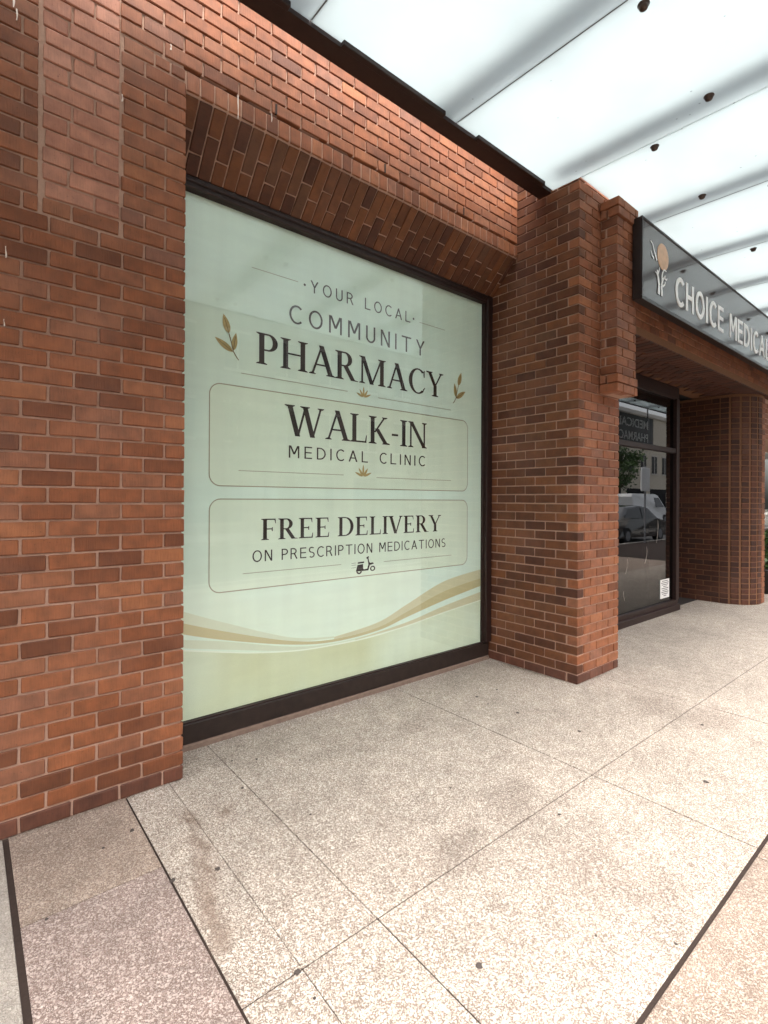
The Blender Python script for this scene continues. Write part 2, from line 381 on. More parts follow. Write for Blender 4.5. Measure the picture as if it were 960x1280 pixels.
# ------------------------------------------------------------------ brick laying
CH, BL, JT = .0776, .204, .0105
BRICK_MESH = {}
def brick_mesh(L, T, H, matkey, var):
    k = (round(L, 3), round(T, 3), round(H, 4), matkey, var)
    if k not in BRICK_MESH:
        rr = random.Random(str(k))
        v, f = cham_box(L, T, H, .0035)
        v = [(x + rr.uniform(-.0017, .0017), y + rr.uniform(-.0009, .0009), z + rr.uniform(-.0015, .0015)) for x, y, z in v]
        mb = MB(); mb.add(v, f)
        BRICK_MESH[k] = mb.mesh('brick', M[matkey])
    return BRICK_MESH[k]

class Bricks:
    def __init__(s): s.items = []
    def put(s, c, x, y, z, L, T, H, mk='brick'):
        """c: centre of the outer face; y points into the wall"""
        mat = Matrix((x, y, z)).transposed().to_4x4()
        mat.translation = Vector(c) + Vector(y) * (T/2 + random.uniform(-.002, .002))
        mat = mat @ Matrix.Rotation(random.uniform(-.006, .006), 4, 'Y')
        s.items.append((mat, L, T, H, mk, Vector(c)))
    def face(s, o, u, n, length, z0, i0, i1, start=lambda i: 0., first=lambda i: BL, T=.092, mk=lambda i, p: 'brick', clip=None):
        """running bond on a vertical face; o = corner at ground, u along it, n outward"""
        o, u, n = Vector(o), Vector(u), Vector(n)
        y = -n; z = Vector((0, 0, 1)); x = y.cross(z)
        for i in range(i0, i1):
            zc = z0 + (i + .5) * CH
            pos = start(i); Ln = first(i)
            while pos < length - .02:
                e = min(pos + Ln, length)
                segs = [(pos, e)]
                if clip: segs = clip(i, pos, e)
                for a, b_ in segs:
                    if a <= 1e-6: a -= JT/2
                    L = b_ - a - JT
                    if L < .022: continue
                    cc = o + u * ((a + b_) / 2) + Vector((0, 0, zc))
                    s.put(cc, x, y, z, L, T, CH - JT, mk(i, (a + b_) / 2))
                pos = e if e >= length else pos + Ln
                Ln = BL
    def finish(s, parent, nmax=300, inv=None):
        def score(it):
            p = proj(it[5])
            if p is None: return 0
            x, y, d = p
            inside = -15 < x < 975 and -15 < y < 1295
            return (1 if inside else .001) * it[1] * it[3] / d / d
        its = sorted(s.items, key=score, reverse=True)
        for k, (mat, L, T, H, mk, c) in enumerate(its[:nmax]):
            o = bpy.data.objects.new('brick', brick_mesh(L, T, H, mk, k % 4)); link(o, parent)
            o.matrix_world = mat
        rest = its[nmax:]
        if rest:
            keys = sorted({it[4] for it in rest}); mb = MB()
            for mat, L, T, H, mk, c in rest:
                v, f = cham_box(L, T, H, .0035)
                mb.add([mat @ Vector(p) for p in v], f, keys.index(mk))
            o = mb.build('brick_field', [M[k + '_i'] for k in keys], parent); o['kind'] = 'stuff'

RX0, RX1, RY = 3.85, 4.55, 2.18      # right pier
LX, LY = .91, 2.775                  # left pier edge and face
WY = 3.10                            # window glass plane
ZL0, ZL1 = 3.685, 3.790              # lintel rowlock course

# ================================================================== the setting
# ground: joint bed, slabs, kerb, road, far pavement
g = MB().box((-6, -2.6, -.25), (40, 3.6, -.0045)).build('ground', M['sealant']); tag(g, kind='structure')
pv = empty('pavement'); tag(pv, kind='structure')
def slab(x0, x1, y0, y1, mk, j=.0035, jx0=None, jx1=None, jy0=None, jy1=None, z=0.):
    q = lambda v: j if v is None else v
    mb = MB().cham((x0 + q(jx0), y0 + q(jy0), -.06), (x1 - q(jx1), y1 - q(jy1), z), .002)
    o = mb.build('paving_slab', M[mk], pv)
    return o
xs = [.635, .842, 1.15, 2.655, 4.19, 5.70, 7.22, 8.74, 10.26, 11.78, 13.3]
wide = .0075
for i in range(len(xs)-1):
    a, b_ = xs[i], xs[i+1]
    slab(a, b_, 1.415, 3.3, 'agg', .0030, jx0=(.0045, .0012, .0018)[i] if i < 3 else .0030, jx1=(.0012, .0018)[i] if i < 2 else .0030, jy0=.0026)
    slab(a, b_, .655, 1.415, 'agg', .0030, jx0=(.0045, .0016, .0026)[i] if i < 3 else .0030, jx1=(.0016, .0026)[i] if i < 2 else .0030, jy1=.0026, jy0=wide)
slab(.148, .635, 2.172, 3.0, 'agg_pink', .0022, jx0=.012, jx1=.004)
slab(.148, .635, .655, 2.172, 'agg_purple', .0022, jx0=.012, jx1=.004, jy0=wide, z=-.001)
slab(-1.4, .148, .655, 3.0, 'agg_grey', .0022, jx1=.010, jy0=wide)
slab(-3.0, -1.4, .655, 3.0, 'agg_grey', .0022, jy0=wide)
for k in range(9):
    a = -2.9 + k * 1.83
    slab(a, a + 1.83, -.85, .655, 'agg_pink', .0022, jy1=wide)
    slab(a, a + 1.83, -2.3, -.85, 'agg_grey', .0022)

# ================================================================== left brick pier
lp = empty('brick_pier', (0, LY, 0))
tag(lp, 'wide brick pier left of the printed window, with a paler patch of bricks high up', 'brick pier')
MB().box((-1.5, LY + .010, -.1), (LX - .010, 3.3, 5.0)).build('mortar_core', M['mortar'], lp)
B = Bricks()
PX0, PX1 = LX - .270, LX - .590      # the paler patch, as distance from the corner (swap below)
p0, p1 = LX - .588, LX - .268
def lclip(i, a, b_):
    if i < 36: return [(a, b_)]
    if i == 48: a = max(a, .157)
    if b_ - a < .02: return []
    out = []
    if a < p0 - .004: out.append((a, min(b_, p0 - .006)))
    if b_ > p1 + .004: out.append((max(a, p1 + .008), b_))
    if i >= 49: out = [q for q in out if q[0] >= p1]
    return out
B.face((LX, LY, 0), (-1, 0, 0), (0, -1, 0), 1.35, 0, 0, 63, first=lambda i: BL if i % 2 else BL/2, clip=lclip,
       mk=lambda i, p: 'brickd' if i == 0 else 'brick')
# the patch
def pface(i0, i1):
    B.face((LX - p0, LY, 0), (-1, 0, 0), (0, -1, 0), p1 - p0, .004, i0, i1, first=lambda i: (BL*.98, BL*.52, BL*1.05)[i % 3], mk=lambda i, p: 'brickp' if i > 36 else 'brick')
pface(36, 63)
# the reveal of the pier beside the window
B.face((LX, LY + .092 + .0105, 0), (0, 1, 0), (1, 0, 0), .22, 0, 0, 48, first=lambda i: BL if i % 2 else BL/2)
for it in B.items: pass
B.finish(lp)
for o in list(lp.children): o.location -= lp.location
def drip(x, z, h, wd, y, parent, name='dropping_streak'):
    n = 6; vs = []; fs = []
    for k in range(n+1):
        t = k / n; ww = wd * (.35 + .9*abs(math.sin(3.1*t + x*40))) * (1.3 if k == n-1 else 1)
        cx = x + .0012*math.sin(5*t + x*30); zz = z - h*t
        vs += [(cx-ww/2, y, zz), (cx+ww/2, y, zz), (cx+ww/2, y+.004, zz), (cx-ww/2, y+.004, zz)]
    for k in range(n):
        a = 4*k
        for j in range(4): fs.append((a+j, a+(j+1) % 4, a+4+(j+1) % 4, a+4+j))
    fs += [(0,1,2,3), tuple(4*n+j for j in (3,2,1,0))]
    o = MB().add(vs, fs).build(name, M['dropping'], parent)
    if parent is not None: o.matrix_parent_inverse = Matrix.Translation(-Vector(parent.location))
    return o
for x, z, h, wd in [(.163, 3.72, .06, .007), (.175, 3.66, .05, .005), (.60, 3.50, .035, .004), (.14, 2.6, .05, .004), (.135, 2.28, .03, .003)]:
    drip(x, z, h, wd, LY - .0035, lp)

# ================================================================== wall above the window
uw = empty('brick_wall', (0, LY, 3.8))
tag(uw, 'brick wall above the printed window, under the canopy gutter', 'brick wall')
MB().box((LX - .010, LY + .012, 3.812), (RX0 - .003, 3.3, 5.0)).build('mortar_core', M['mortar'], uw)
B = Bricks()
weeps = (1.44, 2.29, 3.12)
def wclip(i, a, b_):
    xa, xb = .594 + a, .594 + b_
    return [(a, b_)]
B.face((.594, LY, 0), (1, 0, 0), (0, -1, 0), RX0 - .594 - .004, .004, 49, 63, first=lambda i: BL if i % 2 else BL/2)
B.finish(uw)
for o in list(uw.children): o.location -= uw.location
for x in weeps:
    o = MB().box((x - .006, LY - .0025, 3.812), (x + .006, LY + .012, 3.872)).build('weep_slot', M['dark_room'], uw)
    o.matrix_parent_inverse = Matrix.Translation(-Vector(uw.location))
for x, z, h, wd in [(.83, 3.88, .03, .005), (1.20, 3.80, .13, .0045), (1.41, 3.80, .05, .003)]:
    drip(x, z, h, wd, LY - .0035, uw)

# ================================================================== brick lintel: upright course and sloping soffit
li = empty('brick_lintel', (LX, LY, ZL0))
tag(li, 'sloping brick lintel of upright bricks over the printed window', 'lintel')
SY, SZ = 3.055, 3.405
sv = Vector((0, SY - LY, SZ - ZL0)); SLEN = sv.length; sv.normalize()
sn = Vector((0, sv.z, -sv.y))                      # outward: towards street and down
if sn.z > 0: sn = -sn
B = Bricks()
x = LX - .1564
k = 0
while x < RX0 - .01:
    pw = .0782
    e = min(x + pw, RX0 - .004)
    cx = (x + e) / 2; wdt = e - x - .0085
    if wdt > .02:
        # end of the upright brick on the face
        if x > LX - .25:
            zb = ZL0 if cx > LX else 3.731
            B.put((cx, LY, (zb + ZL1)/2 + .001), (1, 0, 0), (0, 1, 0), (0, 0, 1), wdt, .05, ZL1 - zb - .006, 'brick')
        if cx > LX:
            sp = (.17, .265)[k % 2] + random.uniform(-.012, .012)
            for a, b_ in ((.012, sp), (sp, SLEN - .002)):
                c = Vector((cx, LY, ZL0)) + sv * ((a + b_)/2)
                # columns: local x along the slope, z along the wall
                yy = -sn; xx = sv; zz = xx.cross(yy)
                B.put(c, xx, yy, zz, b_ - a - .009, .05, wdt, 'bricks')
    x += pw; k += 1
B.finish(li)
core = [(LY + .007, ZL0 + .010), (LY + .007, ZL1), (3.3, ZL1), (3.3, SZ + .02), (SY + .006, SZ + .009)]
o = MB().prism(core, LX - .0099, RX0 - .003).build('mortar_core', M['mortar'], li)
for o in list(li.children): o.location -= li.location

# ================================================================== right brick pier
rp = empty('brick_pier', (RX0, RY, 0))
tag(rp, 'square brick pier standing forward of the wall, between the printed window and the shop entrance', 'brick pier')
MB().box((RX0 + .0095, RY + .0095, -.1), (RX1 - .0065, 3.3, 5.0)).build('mortar_core', M['mortar'], rp)
B = Bricks()
NC = 56
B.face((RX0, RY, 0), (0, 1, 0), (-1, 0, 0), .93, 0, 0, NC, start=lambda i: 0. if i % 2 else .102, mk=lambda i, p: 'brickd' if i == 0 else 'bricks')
B.face((RX0, RY, 0), (1, 0, 0), (0, -1, 0), RX1 - RX0, 0, 0, NC, start=lambda i: .102 if i % 2 else 0., mk=lambda i, p: 'brickd' if i == 0 else 'brick')
B.finish(rp)
# hanging pilaster on its face
PLX, PLY, PZ0, PZ1 = 4.195, 2.035, 2.41, 4.05
pil = MB().box((PLX + .010, PLY + .010, PZ0 + .006), (RX1 - .0065, RY + .01, PZ1 - .006)).build('pilaster', M['mortar'], rp)
B = Bricks()
n0 = 0
npc = int(round((PZ1 - PZ0) / CH))
def prow(i): return .018 if i < 2 or i >= npc - 2 else 0.
for i in range(npc):
    e = prow(i)
    zc = PZ0 + (i + .5) * CH
    xa, xb, ya = PLX - e, RX1 - .002, PLY - e
    L = xb - xa
    if i % 2:
        cuts = [(xa, xa + BL), (xa + BL, xb)]; side = (ya + .102, RY)
    else:
        cuts = [(xa, xa + .102), (xa + .102, xa + .102 + BL), (xa + .102 + BL, xb)]; side = None
    for a, b_ in cuts:
        if b_ - a < .03: continue
        T = .092
        if not (i % 2) and a == xa: T = RY - ya - .004
        if a == xa: a -= JT/2
        B.put(((a + b_)/2, ya, zc), (1, 0, 0), (0, 1, 0), (0, 0, 1), b_ - a - JT, T, CH - JT, 'brick')
    if side:
        B.put((xa, (side[0] + side[1])/2, zc), (0, -1, 0), (1, 0, 0), (0, 0, 1), side[1] - side[0] - JT, .06, CH - JT, 'brick')
B.finish(pil)
for o in list(rp.children): o.location -= rp.location

# ================================================================== glass canopy
CZ0, CSL = 4.128, .030               # height at Y = 2.45, fall towards the street
def cz(y): return CZ0 - CSL * (2.45 - y)
CANY0 = -.42
cn = empty('glass_canopy', (0, 2.45, 4.1))
tag(cn, 'frosted glass canopy over the pavement with dark bolts and steel beams above', 'canopy')
MI = Matrix.Translation(-Vector(cn.location))
joints = [2.64 + 1.178 * k for k in range(-5, 13)]
def sheet(x0, x1, y0, y1, t=.012):
    mb = MB(); c = .0
    vs = [(x0, y0, cz(y0)), (x1, y0, cz(y0)), (x1, y1, cz(y1)), (x0, y1, cz(y1))]
    vs += [(p[0], p[1], p[2] + t) for p in vs]
    return mb.add(vs, [(3,2,1,0),(4,5,6,7),(0,1,5,4),(1,2,6,5),(2,3,7,6),(3,0,4,7)])
bolt_me = MB().lathe([(.001, -.030), (.012, -.029), (.020, -.024), (.024, -.014), (.024, -.004), (.030, -.003), (.030, 0)], (0, 0, 0), 20).mesh('bolt', M['bolt'], True)
for k in range(len(joints) - 1):
    x0, x1 = joints[k] + .004, joints[k+1] - .004
    yb = 2.42 if joints[k+1] < 3.9 else RY - .012
    if joints[k+1] < 3.9 and joints[k+1] > 3.7: x1 = RX0 - .006
    if joints[k] > 3.7 and joints[k] < 3.9: x0 = RX0 + .003
    pn = sheet(x0, x1, CANY0, yb).build('glass_panel', M['frost'], cn)
    pn.matrix_parent_inverse = MI
    row = 1.62 if (k % 2 == 0 and joints[k] > 3.5) else 1.19
    for bx, by in ((joints[k] + .085, row), (joints[k+1] - .155, row), (joints[k] + .085, row - 1.35), (joints[k+1] - .155, row - 1.35)):
        bo = bpy.data.objects.new('bolt', bolt_me); link(bo, pn); bo.location = (bx, by, cz(by))
for x in joints:
    y1 = 2.50 if x < 3.7 else RY - .03
    bm_ = MB().tube([(x - .15, CANY0 - .1, cz(CANY0) + .26), (x - .15, y1, cz(y1) + .26)], .10, 20).build('canopy_beam', M['steel'], cn, True)
    bm_.matrix_parent_inverse = MI
    if abs(x - 3.818) > .05:
        js = sheet(x - .0039, x + .0039, CANY0, y1 - .09, .008).build('joint_seal', M['seal'], cn); js.matrix_parent_inverse = MI
gt = MB().box((-3.2, 2.425, 4.105), (RX0 - .02, 2.545, 4.26)).build('gutter', M['frame'], cn); gt.matrix_parent_inverse = MI
for x in [j for j in joints if j < 3.2]:
    a, b_ = x + .20, x + 1.178 - .14
    st = MB().cham((a, 2.385, 4.092), (b_, 2.424, 4.124), .004).build('clamp_strip', M['frame'], cn); st.matrix_parent_inverse = MI
fe = MB().box((joints[0], CANY0 - .03, cz(CANY0) - .02), (joints[-1], CANY0 - .004, cz(CANY0) + .05)).build('front_rail', M['frame'], cn); fe.matrix_parent_inverse = MI

# ================================================================== printed pharmacy window
GX0, GX1, GZ0, GZ1 = .93, 3.772, .165, 3.345
win = empty('shop_window', (LX, WY, 0))
tag(win, 'tall shop window covered by a mint pharmacy print, between two brick piers', 'window')
WI = Matrix.Translation(-Vector(win.location))
def wpart(mb, name, mat, parent=None, smooth=False, label=None):
    o = mb.build(name, mat, parent or win, smooth)
    o.matrix_parent_inverse = WI
    if label: o['label'] = label
    return o
def spart(mb, name, mat, parent, label=None):
    o = mb.build(name, mat, parent)
    if label: o['label'] = label
    return o
wpart(MB().cham((GX1, WY - .05, GZ0 + .002), (RX0 - .004, WY + .05, 3.42), .004).cham((GX1 - .012, WY - .012, GZ0), (GX1 + .002, WY + .02, GZ1), .002), 'jamb', M['frame'])
wpart(MB().cham((LX + .003, WY - .05, GZ0 + .002), (GX0 + .02, WY + .05, 3.42), .004), 'jamb', M['frame'])
wpart(MB().cham((GX0 + .02, WY - .045, GZ1), (GX1, WY + .05, 3.425), .006).cham((GX0 + .02, WY - .058, GZ1 + .03), (GX1, WY - .0455, 3.405), .005), 'head', M['frame'])
sill = wpart(MB().cham((LX + .003, WY - .022, .033), (RX0 - .004, WY + .05, GZ0 - .012), .005), 'sill', M['sill'])
spart(MB().cham((GX0, WY - .018, GZ0 - .011), (GX1, WY + .04, GZ0), .003), 'bead', M['frame'], sill)
spart(MB().cham((LX + .003, WY - .034, -.01), (RX0 - .01, WY + .04, .032), .006), 'base_flashing', M['flash'], sill)
PY = WY + .014                    # print plane, just behind the glass
pr = wpart(MB().box((GX0, PY, GZ0), (GX1 + .002, PY + .006, GZ1)), 'printed_film', M['vinyl'], label='pale mint printed film with pharmacy lettering')
LAYER = [0]
def flat(polys, name, mat, label=None, lift=None, step=0.):
    """flat print: polygons of (x, z) as a thin skin on the film"""
    mb = MB()
    base = PY - (.0012 if lift is None else lift)
    for i, p in enumerate(polys):
        yy = base - step * (i % 12)
        mb.add([(x, yy, z) for x, z in p], [tuple(range(len(p)))])
    me = bpy.data.meshes.new(name); me.from_pydata(mb.v, [], mb.f); me.materials.append(mat)
    o = link(bpy.data.objects.new(name, me), pr)
    if label: o['label'] = label
    return o

# -- serif capitals built from strokes (cap height 1)
T_, t_, SE, SH = .146, .054, .078, .036
def q4(a, b, c, d): return [a, b, c, d]
def serif(cx, y, wd, up):
    """slab with small brackets; up: serif body extends upwards from y"""
    s = 1 if up else -1
    h = wd/2
    return [[(cx-h-SE, y), (cx+h+SE, y), (cx+h+SE, y+s*SH*.7), (cx+h+.012, y+s*SH*1.7), (cx-h-.012, y+s*SH*1.7), (cx-h-SE, y+s*SH*.7)]]
def stem(cx, wd, y0=0, y1=1, lo=True, hi=True):
    h = wd/2
    r = [[(cx-h, y0), (cx+h, y0), (cx+h, y1), (cx-h, y1)]]
    if lo: r += serif(cx, y0, wd, True)
    if hi: r += serif(cx, y1, wd, False)
    return r
def diag(x0, y0, x1, y1, wd): return [[(x0-wd/2, y0), (x0+wd/2, y0), (x1+wd/2, y1), (x1-wd/2, y1)]]
def bar(x0, x1, y, h): return [[(x0, y), (x1, y), (x1, y+h), (x0, y+h)]]
def bowl(cx, cy, rx, ry, wt=T_, wn=t_, a0=-90, a1=90, n=18, x0=None):
    out = []
    for k in range(n):
        qs = []
        for kk in (k, k+1):
            a = R(a0 + (a1-a0)*kk/n)
            qs.append(((cx + rx*math.cos(a), cy + ry*math.sin(a)), (cx + (rx-wt)*math.cos(a), cy + (ry-wn)*math.sin(a))))
        out.append([qs[0][0], qs[1][0], qs[1][1], qs[0][1]])
    return out
def arm(x1, y, s, big=.17):
    """wedge end of an arm; s = +1 points up, -1 points down"""
    return [[(x1-.05, y), (x1, y), (x1+.012, y+s*big), (x1-.012, y+s*big)]]
def glyph(ch):
    if ch == 'I': return stem(.14, T_), .28
    if ch == 'H': return stem(.14, T_) + stem(.66, T_) + bar(.14, .66, .49, t_), .80
    if ch == 'P': return stem(.14, T_) + bar(.14, .32, 1-t_, t_) + bar(.14, .32, .44, t_) + bowl(.32, .72, .27, .28), .62
    if ch == 'R': return stem(.14, T_) + bar(.14, .32, 1-t_, t_) + bar(.14, .32, .47, t_) + bowl(.32, .735, .26, .265) + diag(.62, 0, .34, .50, T_*1.15) + [[(.56, 0), (.80, 0), (.80, .02), (.66, .05), (.56, .06)]], .78
    if ch == 'F': return stem(.14, T_) + bar(.14, .55, 1-t_, t_) + arm(.555, 1-t_, -1) + bar(.14, .44, .49, t_) + [[(.40, .42), (.44, .40), (.44, .60), (.40, .58)]], .60
    if ch == 'E': return stem(.14, T_) + bar(.14, .57, 1-t_, t_) + arm(.57, 1-t_, -1) + bar(.14, .44, .49, t_) + [[(.40, .42), (.44, .40), (.44, .60), (.40, .58)]] + bar(.14, .60, 0, t_) + arm(.60, t_, 1, .2), .66
    if ch == 'L': return stem(.14, T_) + bar(.14, .58, 0, t_) + arm(.58, t_, 1, .22), .62
    if ch == 'D': return stem(.14, T_) + bar(.14, .34, 1-t_, t_) + bar(.14, .34, 0, t_) + bowl(.34, .5, .42, .5, T_*1.05, t_), .80
    if ch == 'A': return diag(.10, 0, .40, 1, t_*1.25) + diag(.70, 0, .385, 1.02, T_*1.08) + bar(.20, .58, .32, t_) + serif(.10, 0, t_, True) + serif(.70, 0, T_, True), .80
    if ch == 'V': return diag(.38, 0, .10, 1, T_*1.08) + diag(.385, 0, .68, 1, t_*1.25) + serif(.10, 1, T_, False) + serif(.68, 1, t_, False), .78
    if ch == 'W': return (diag(.34, 0, .10, 1, T_*1.05) + diag(.345, 0, .58, 1, t_*1.2) + diag(.80, 0, .56, 1, T_*1.05) + diag(.805, 0, 1.06, 1, t_*1.2)
                          + serif(.10, 1, T_, False) + serif(.56, 1, T_, False) + serif(1.06, 1, t_, False)), 1.16
    if ch == 'Y': return diag(.36, .44, .10, 1, T_*1.02) + diag(.38, .44, .66, 1, t_*1.2) + stem(.37, T_, 0, .46, True, False) + serif(.10, 1, T_, False) + serif(.66, 1, t_, False), .76
    if ch == 'M': return stem(.11, t_*1.2) + stem(.86, T_) + diag(.47, 0, .13, 1, T_*1.02) + diag(.475, 0, .84, 1, t_*1.2), 1.0
    if ch == 'N': return stem(.11, t_*1.2) + stem(.70, t_*1.2) + diag(.70, 0, .12, 1, T_*1.05), .82
    if ch == 'K': return stem(.14, T_) + diag(.22, .42, .60, 1, t_*1.3) + diag(.66, 0, .30, .56, T_*1.12) + serif(.60, 1, t_, False) + serif(.66, 0, T_, True), .80
    if ch == 'C': return bowl(.45, .5, .40, .515, T_*1.02, t_, 48, 312, 30) + [[(.70, .70), (.745, .68), (.745, .97), (.715, .97), (.69, .88)], [(.69, .13), (.71, .16), (.77, .26), (.75, .28), (.66, .17)]], .80
    if ch == '-': return bar(.04, .30, .36, .075), .34
    return [], .30
def fit(polys, x0, x1, z0, z1):
    ax = min(p[0] for q in polys for p in q); bx = max(p[0] for q in polys for p in q)
    return [[(x0 + (p[0]-ax)/(bx-ax)*(x1-x0), z0 + p[1]*(z1-z0)) for p in q] for q in polys]
def serif_text(s, x0, x1, z0, z1, label, track=.07):
    polys = []; x = 0
    for ch in s:
        g_, adv = glyph(ch)
        polys += [[(p[0]+x, p[1]) for p in q] for q in g_]
        x += adv + (track if ch != ' ' else 0)
    return flat(fit(polys, x0, x1, z0, z1), 'lettering', M['print_dark'], label, None, .0001)

def text_mesh(s, space=1.0, offset=0.):
    cu = bpy.data.curves.new('t', 'FONT'); cu.body = s; cu.space_character = space; cu.offset = offset
    cu.resolution_u = 6
    o = bpy.data.objects.new('t', cu); C.objects.link(o)
    bpy.context.view_layer.update()
    dg = bpy.context.evaluated_depsgraph_get()
    me = bpy.data.meshes.new_from_object(o.evaluated_get(dg))
    bpy.data.objects.remove(o); bpy.data.curves.remove(cu)
    return me
def sans_text(s, x0, x1, z0, z1, mat, label, parent, y, space=1.25, offset=0., depth=0.):
    me = text_mesh(s, space, offset)
    xsv = [v.co.x for v in me.vertices]; ysv = [v.co.y for v in me.vertices]
    ax, bx, ay, by = min(xsv), max(xsv), min(ysv), max(ysv)
    for v in me.vertices:
        v.co = (x0 + (v.co.x-ax)/(bx-ax)*(x1-x0), y, z0 + (v.co.y-ay)/(by-ay)*(z1-z0))
    me.materials.clear(); me.materials.append(mat)
    if depth:
        bm = bmesh.new(); bm.from_mesh(me)
        r = bmesh.ops.extrude_face_region(bm, geom=bm.faces[:])
        for v in r['geom']:
            if isinstance(v, bmesh.types.BMVert): v.co.y -= depth
        bmesh.ops.recalc_face_normals(bm, faces=bm.faces); bm.to_mesh(me); bm.free()
    o = link(bpy.data.objects.new('lettering', me), parent)
    if label: o['label'] = label
    return o
SW = .115
def ringq(cx, cy, rx, ry, a0, a1, n=20):
    out = []
    for k in range(n):
        a, b_ = R(a0+(a1-a0)*k/n), R(a0+(a1-a0)*(k+1)/n)
        P = lambda t, e: (cx + (rx-e)*math.cos(t), cy + (ry-e)*math.sin(t))
        out.append([P(a, 0), P(b_, 0), P(b_, SW), P(a, SW)])
    return out
def vst(x, y0=0, y1=1): return [[(x, y0), (x+SW, y0), (x+SW, y1), (x, y1)]]
def hst(x0, x1, y): return [[(x0, y), (x1, y), (x1, y+SW*.93), (x0, y+SW*.93)]]
def dst(x0, y0, x1, y1, w_=SW*1.08): return [[(x0, y0), (x0+w_, y0), (x1+w_, y1), (x1, y1)]]
def sglyph(c):
    if c == 'I': return vst(0), SW
    if c == 'L': return vst(0) + hst(SW, .54, 0), .54
    if c == 'E': return vst(0) + hst(SW, .56, 0) + hst(SW, .53, .46) + hst(SW, .56, 1-SW*.93), .56
    if c == 'T': return vst(.29) + hst(0, .69, 1-SW*.93), .69
    if c == 'A': return dst(0, 0, .31, 1) + dst(.62, 0, .30, 1) + hst(.17, .57, .28), .745
    if c == 'Y': return vst(.27, 0, .46) + dst(.27, .45, 0, 1) + dst(.265, .45, .53, 1), .655
    if c == 'M': return vst(0) + vst(.64) + dst(.315, .30, .04, 1) + dst(.315, .30, .59, 1), .755
    if c == 'N': return vst(0) + vst(.51) + dst(.50, 0, .01, 1), .625
    if c == 'O': return ringq(.38, .5, .38, .515, 0, 360, 40), .76
    if c == 'C': return ringq(.39, .5, .39, .515, 47, 313, 34), .66
    if c == 'D': return vst(0) + hst(SW, .26, 0) + hst(SW, .26, 1-SW*.93) + ringq(.24, .5, .44, .5, -90, 90, 26), .68
    if c == 'P': return vst(0) + hst(SW, .28, .43) + hst(SW, .28, 1-SW*.93) + ringq(.26, .715, .285, .285, -90, 90, 20), .545
    if c == 'R': return vst(0) + hst(SW, .28, .44) + hst(SW, .28, 1-SW*.93) + ringq(.26, .72, .28, .28, -90, 90, 20) + dst(.50, 0, .29, .47), .63
    if c == 'U': return vst(0, .34, 1) + vst(.49, .34, 1) + ringq(.3025, .35, .3025, .365, 180, 360, 22), .605
    if c == 'S': return ringq(.275, .735, .265, .28, 40, 262, 20) + ringq(.275, .265, .275, .28, -140, 82, 20) + [[(.18, .52), (.30, .455), (.36, .475), (.24, .56)]], .55
    return [], .34
def thin_text(t, x0, x1, z0, z1, mat, label, track):
    polys = []; x = 0
    for c in t:
        g_, adv = sglyph(c)
        polys += [[(p[0]+x, p[1]) for p in q] for q in g_]
        x += adv + track
    return flat(fit(polys, x0, x1, z0, z1), 'lettering', mat, label, None, .0001)
# panels, ribbons first (deepest layers)
def smooth_curve(pts, n=60):
    """Catmull-Rom through (x, z)"""
    out = []
    P = [pts[0]] + list(pts) + [pts[-1]]
    m = len(pts) - 1
    for k in range(n + 1):
        t = k / n * m; i = min(int(t), m - 1); f = t - i
        a, b_, c, d = P[i], P[i+1], P[i+2], P[i+3]
        out.append(tuple(.5*((2*b_[j]) + (-a[j]+c[j])*f + (2*a[j]-5*b_[j]+4*c[j]-d[j])*f*f + (-a[j]+3*b_[j]-3*c[j]+d[j])*f**3) for j in (0, 1)))
    return out
def ribbon(up, lo, name, mat, label, lift):
    u = smooth_curve(up); v = smooth_curve(lo)
    return flat([[u[i], u[i+1], v[i+1], v[i]] for i in range(len(u)-1)], name, mat, label, lift)
XR = GX1 - .012
wl = [(GX0, .61), (1.221, .544), (1.478, .490), (1.80, .445), (2.107, .430), (2.449, .430), (2.834, .459), (3.269, .509), (XR, .556)]
flat([[(GX0, GZ0), (XR, GZ0)] + list(reversed(smooth_curve(wl)))], 'printed_field', M['vinyl_low'], 'khaki tinted lower field of the film', .0003)
ribbon([(GX0, .86), (1.27, .72), (1.75, .545), (2.107, .492)], [(GX0, .75), (1.27, .655), (1.75, .518), (2.107, .48)], 'printed_ribbon', M['tan3'], 'faint cream ribbon', .0004)
ribbon([(GX0, .67), (1.272, .60), (1.749, .482), (2.107, .442), (2.5, .45)], [(GX0, .622), (1.272, .548), (1.749, .455), (2.107, .436), (2.5, .44)], 'printed_ribbon', M['tan3'], 'faint cream ribbon', .0004)
ribbon([(2.107, .488), (2.522, .534), (2.833, .638), (3.267, .783), (XR, .847)], [(2.107, .468), (2.522, .49), (2.833, .572), (3.267, .690), (XR, .759)], 'printed_ribbon', M['tan1'], 'light tan ribbon', .0005)
ribbon([(GX0, .785), (1.272, .664), (1.749, .521), (2.107, .472), (2.522, .493), (2.833, .576), (3.267, .694), (XR, .763)],
       [(GX0, .715), (1.272, .609), (1.749, .495), (2.107, .453), (2.522, .469), (2.833, .532), (3.267, .615), (XR, .691)], 'printed_ribbon', M['tan2'], 'darker tan ribbon', .0007)
ribbon([(2.3, .436), (2.833, .49), (3.267, .566), (XR, .635)], [(2.3, .432), (2.833, .462), (3.267, .513), (XR, .56)], 'printed_ribbon', M['tan1'], 'lower tan ribbon', .0006)
ribbon([(p[0], p[1] + .0045) for p in wl], [(p[0], p[1] - .0045) for p in wl], 'printed_line', M['whiteline'], 'thin white wave line', .0009)
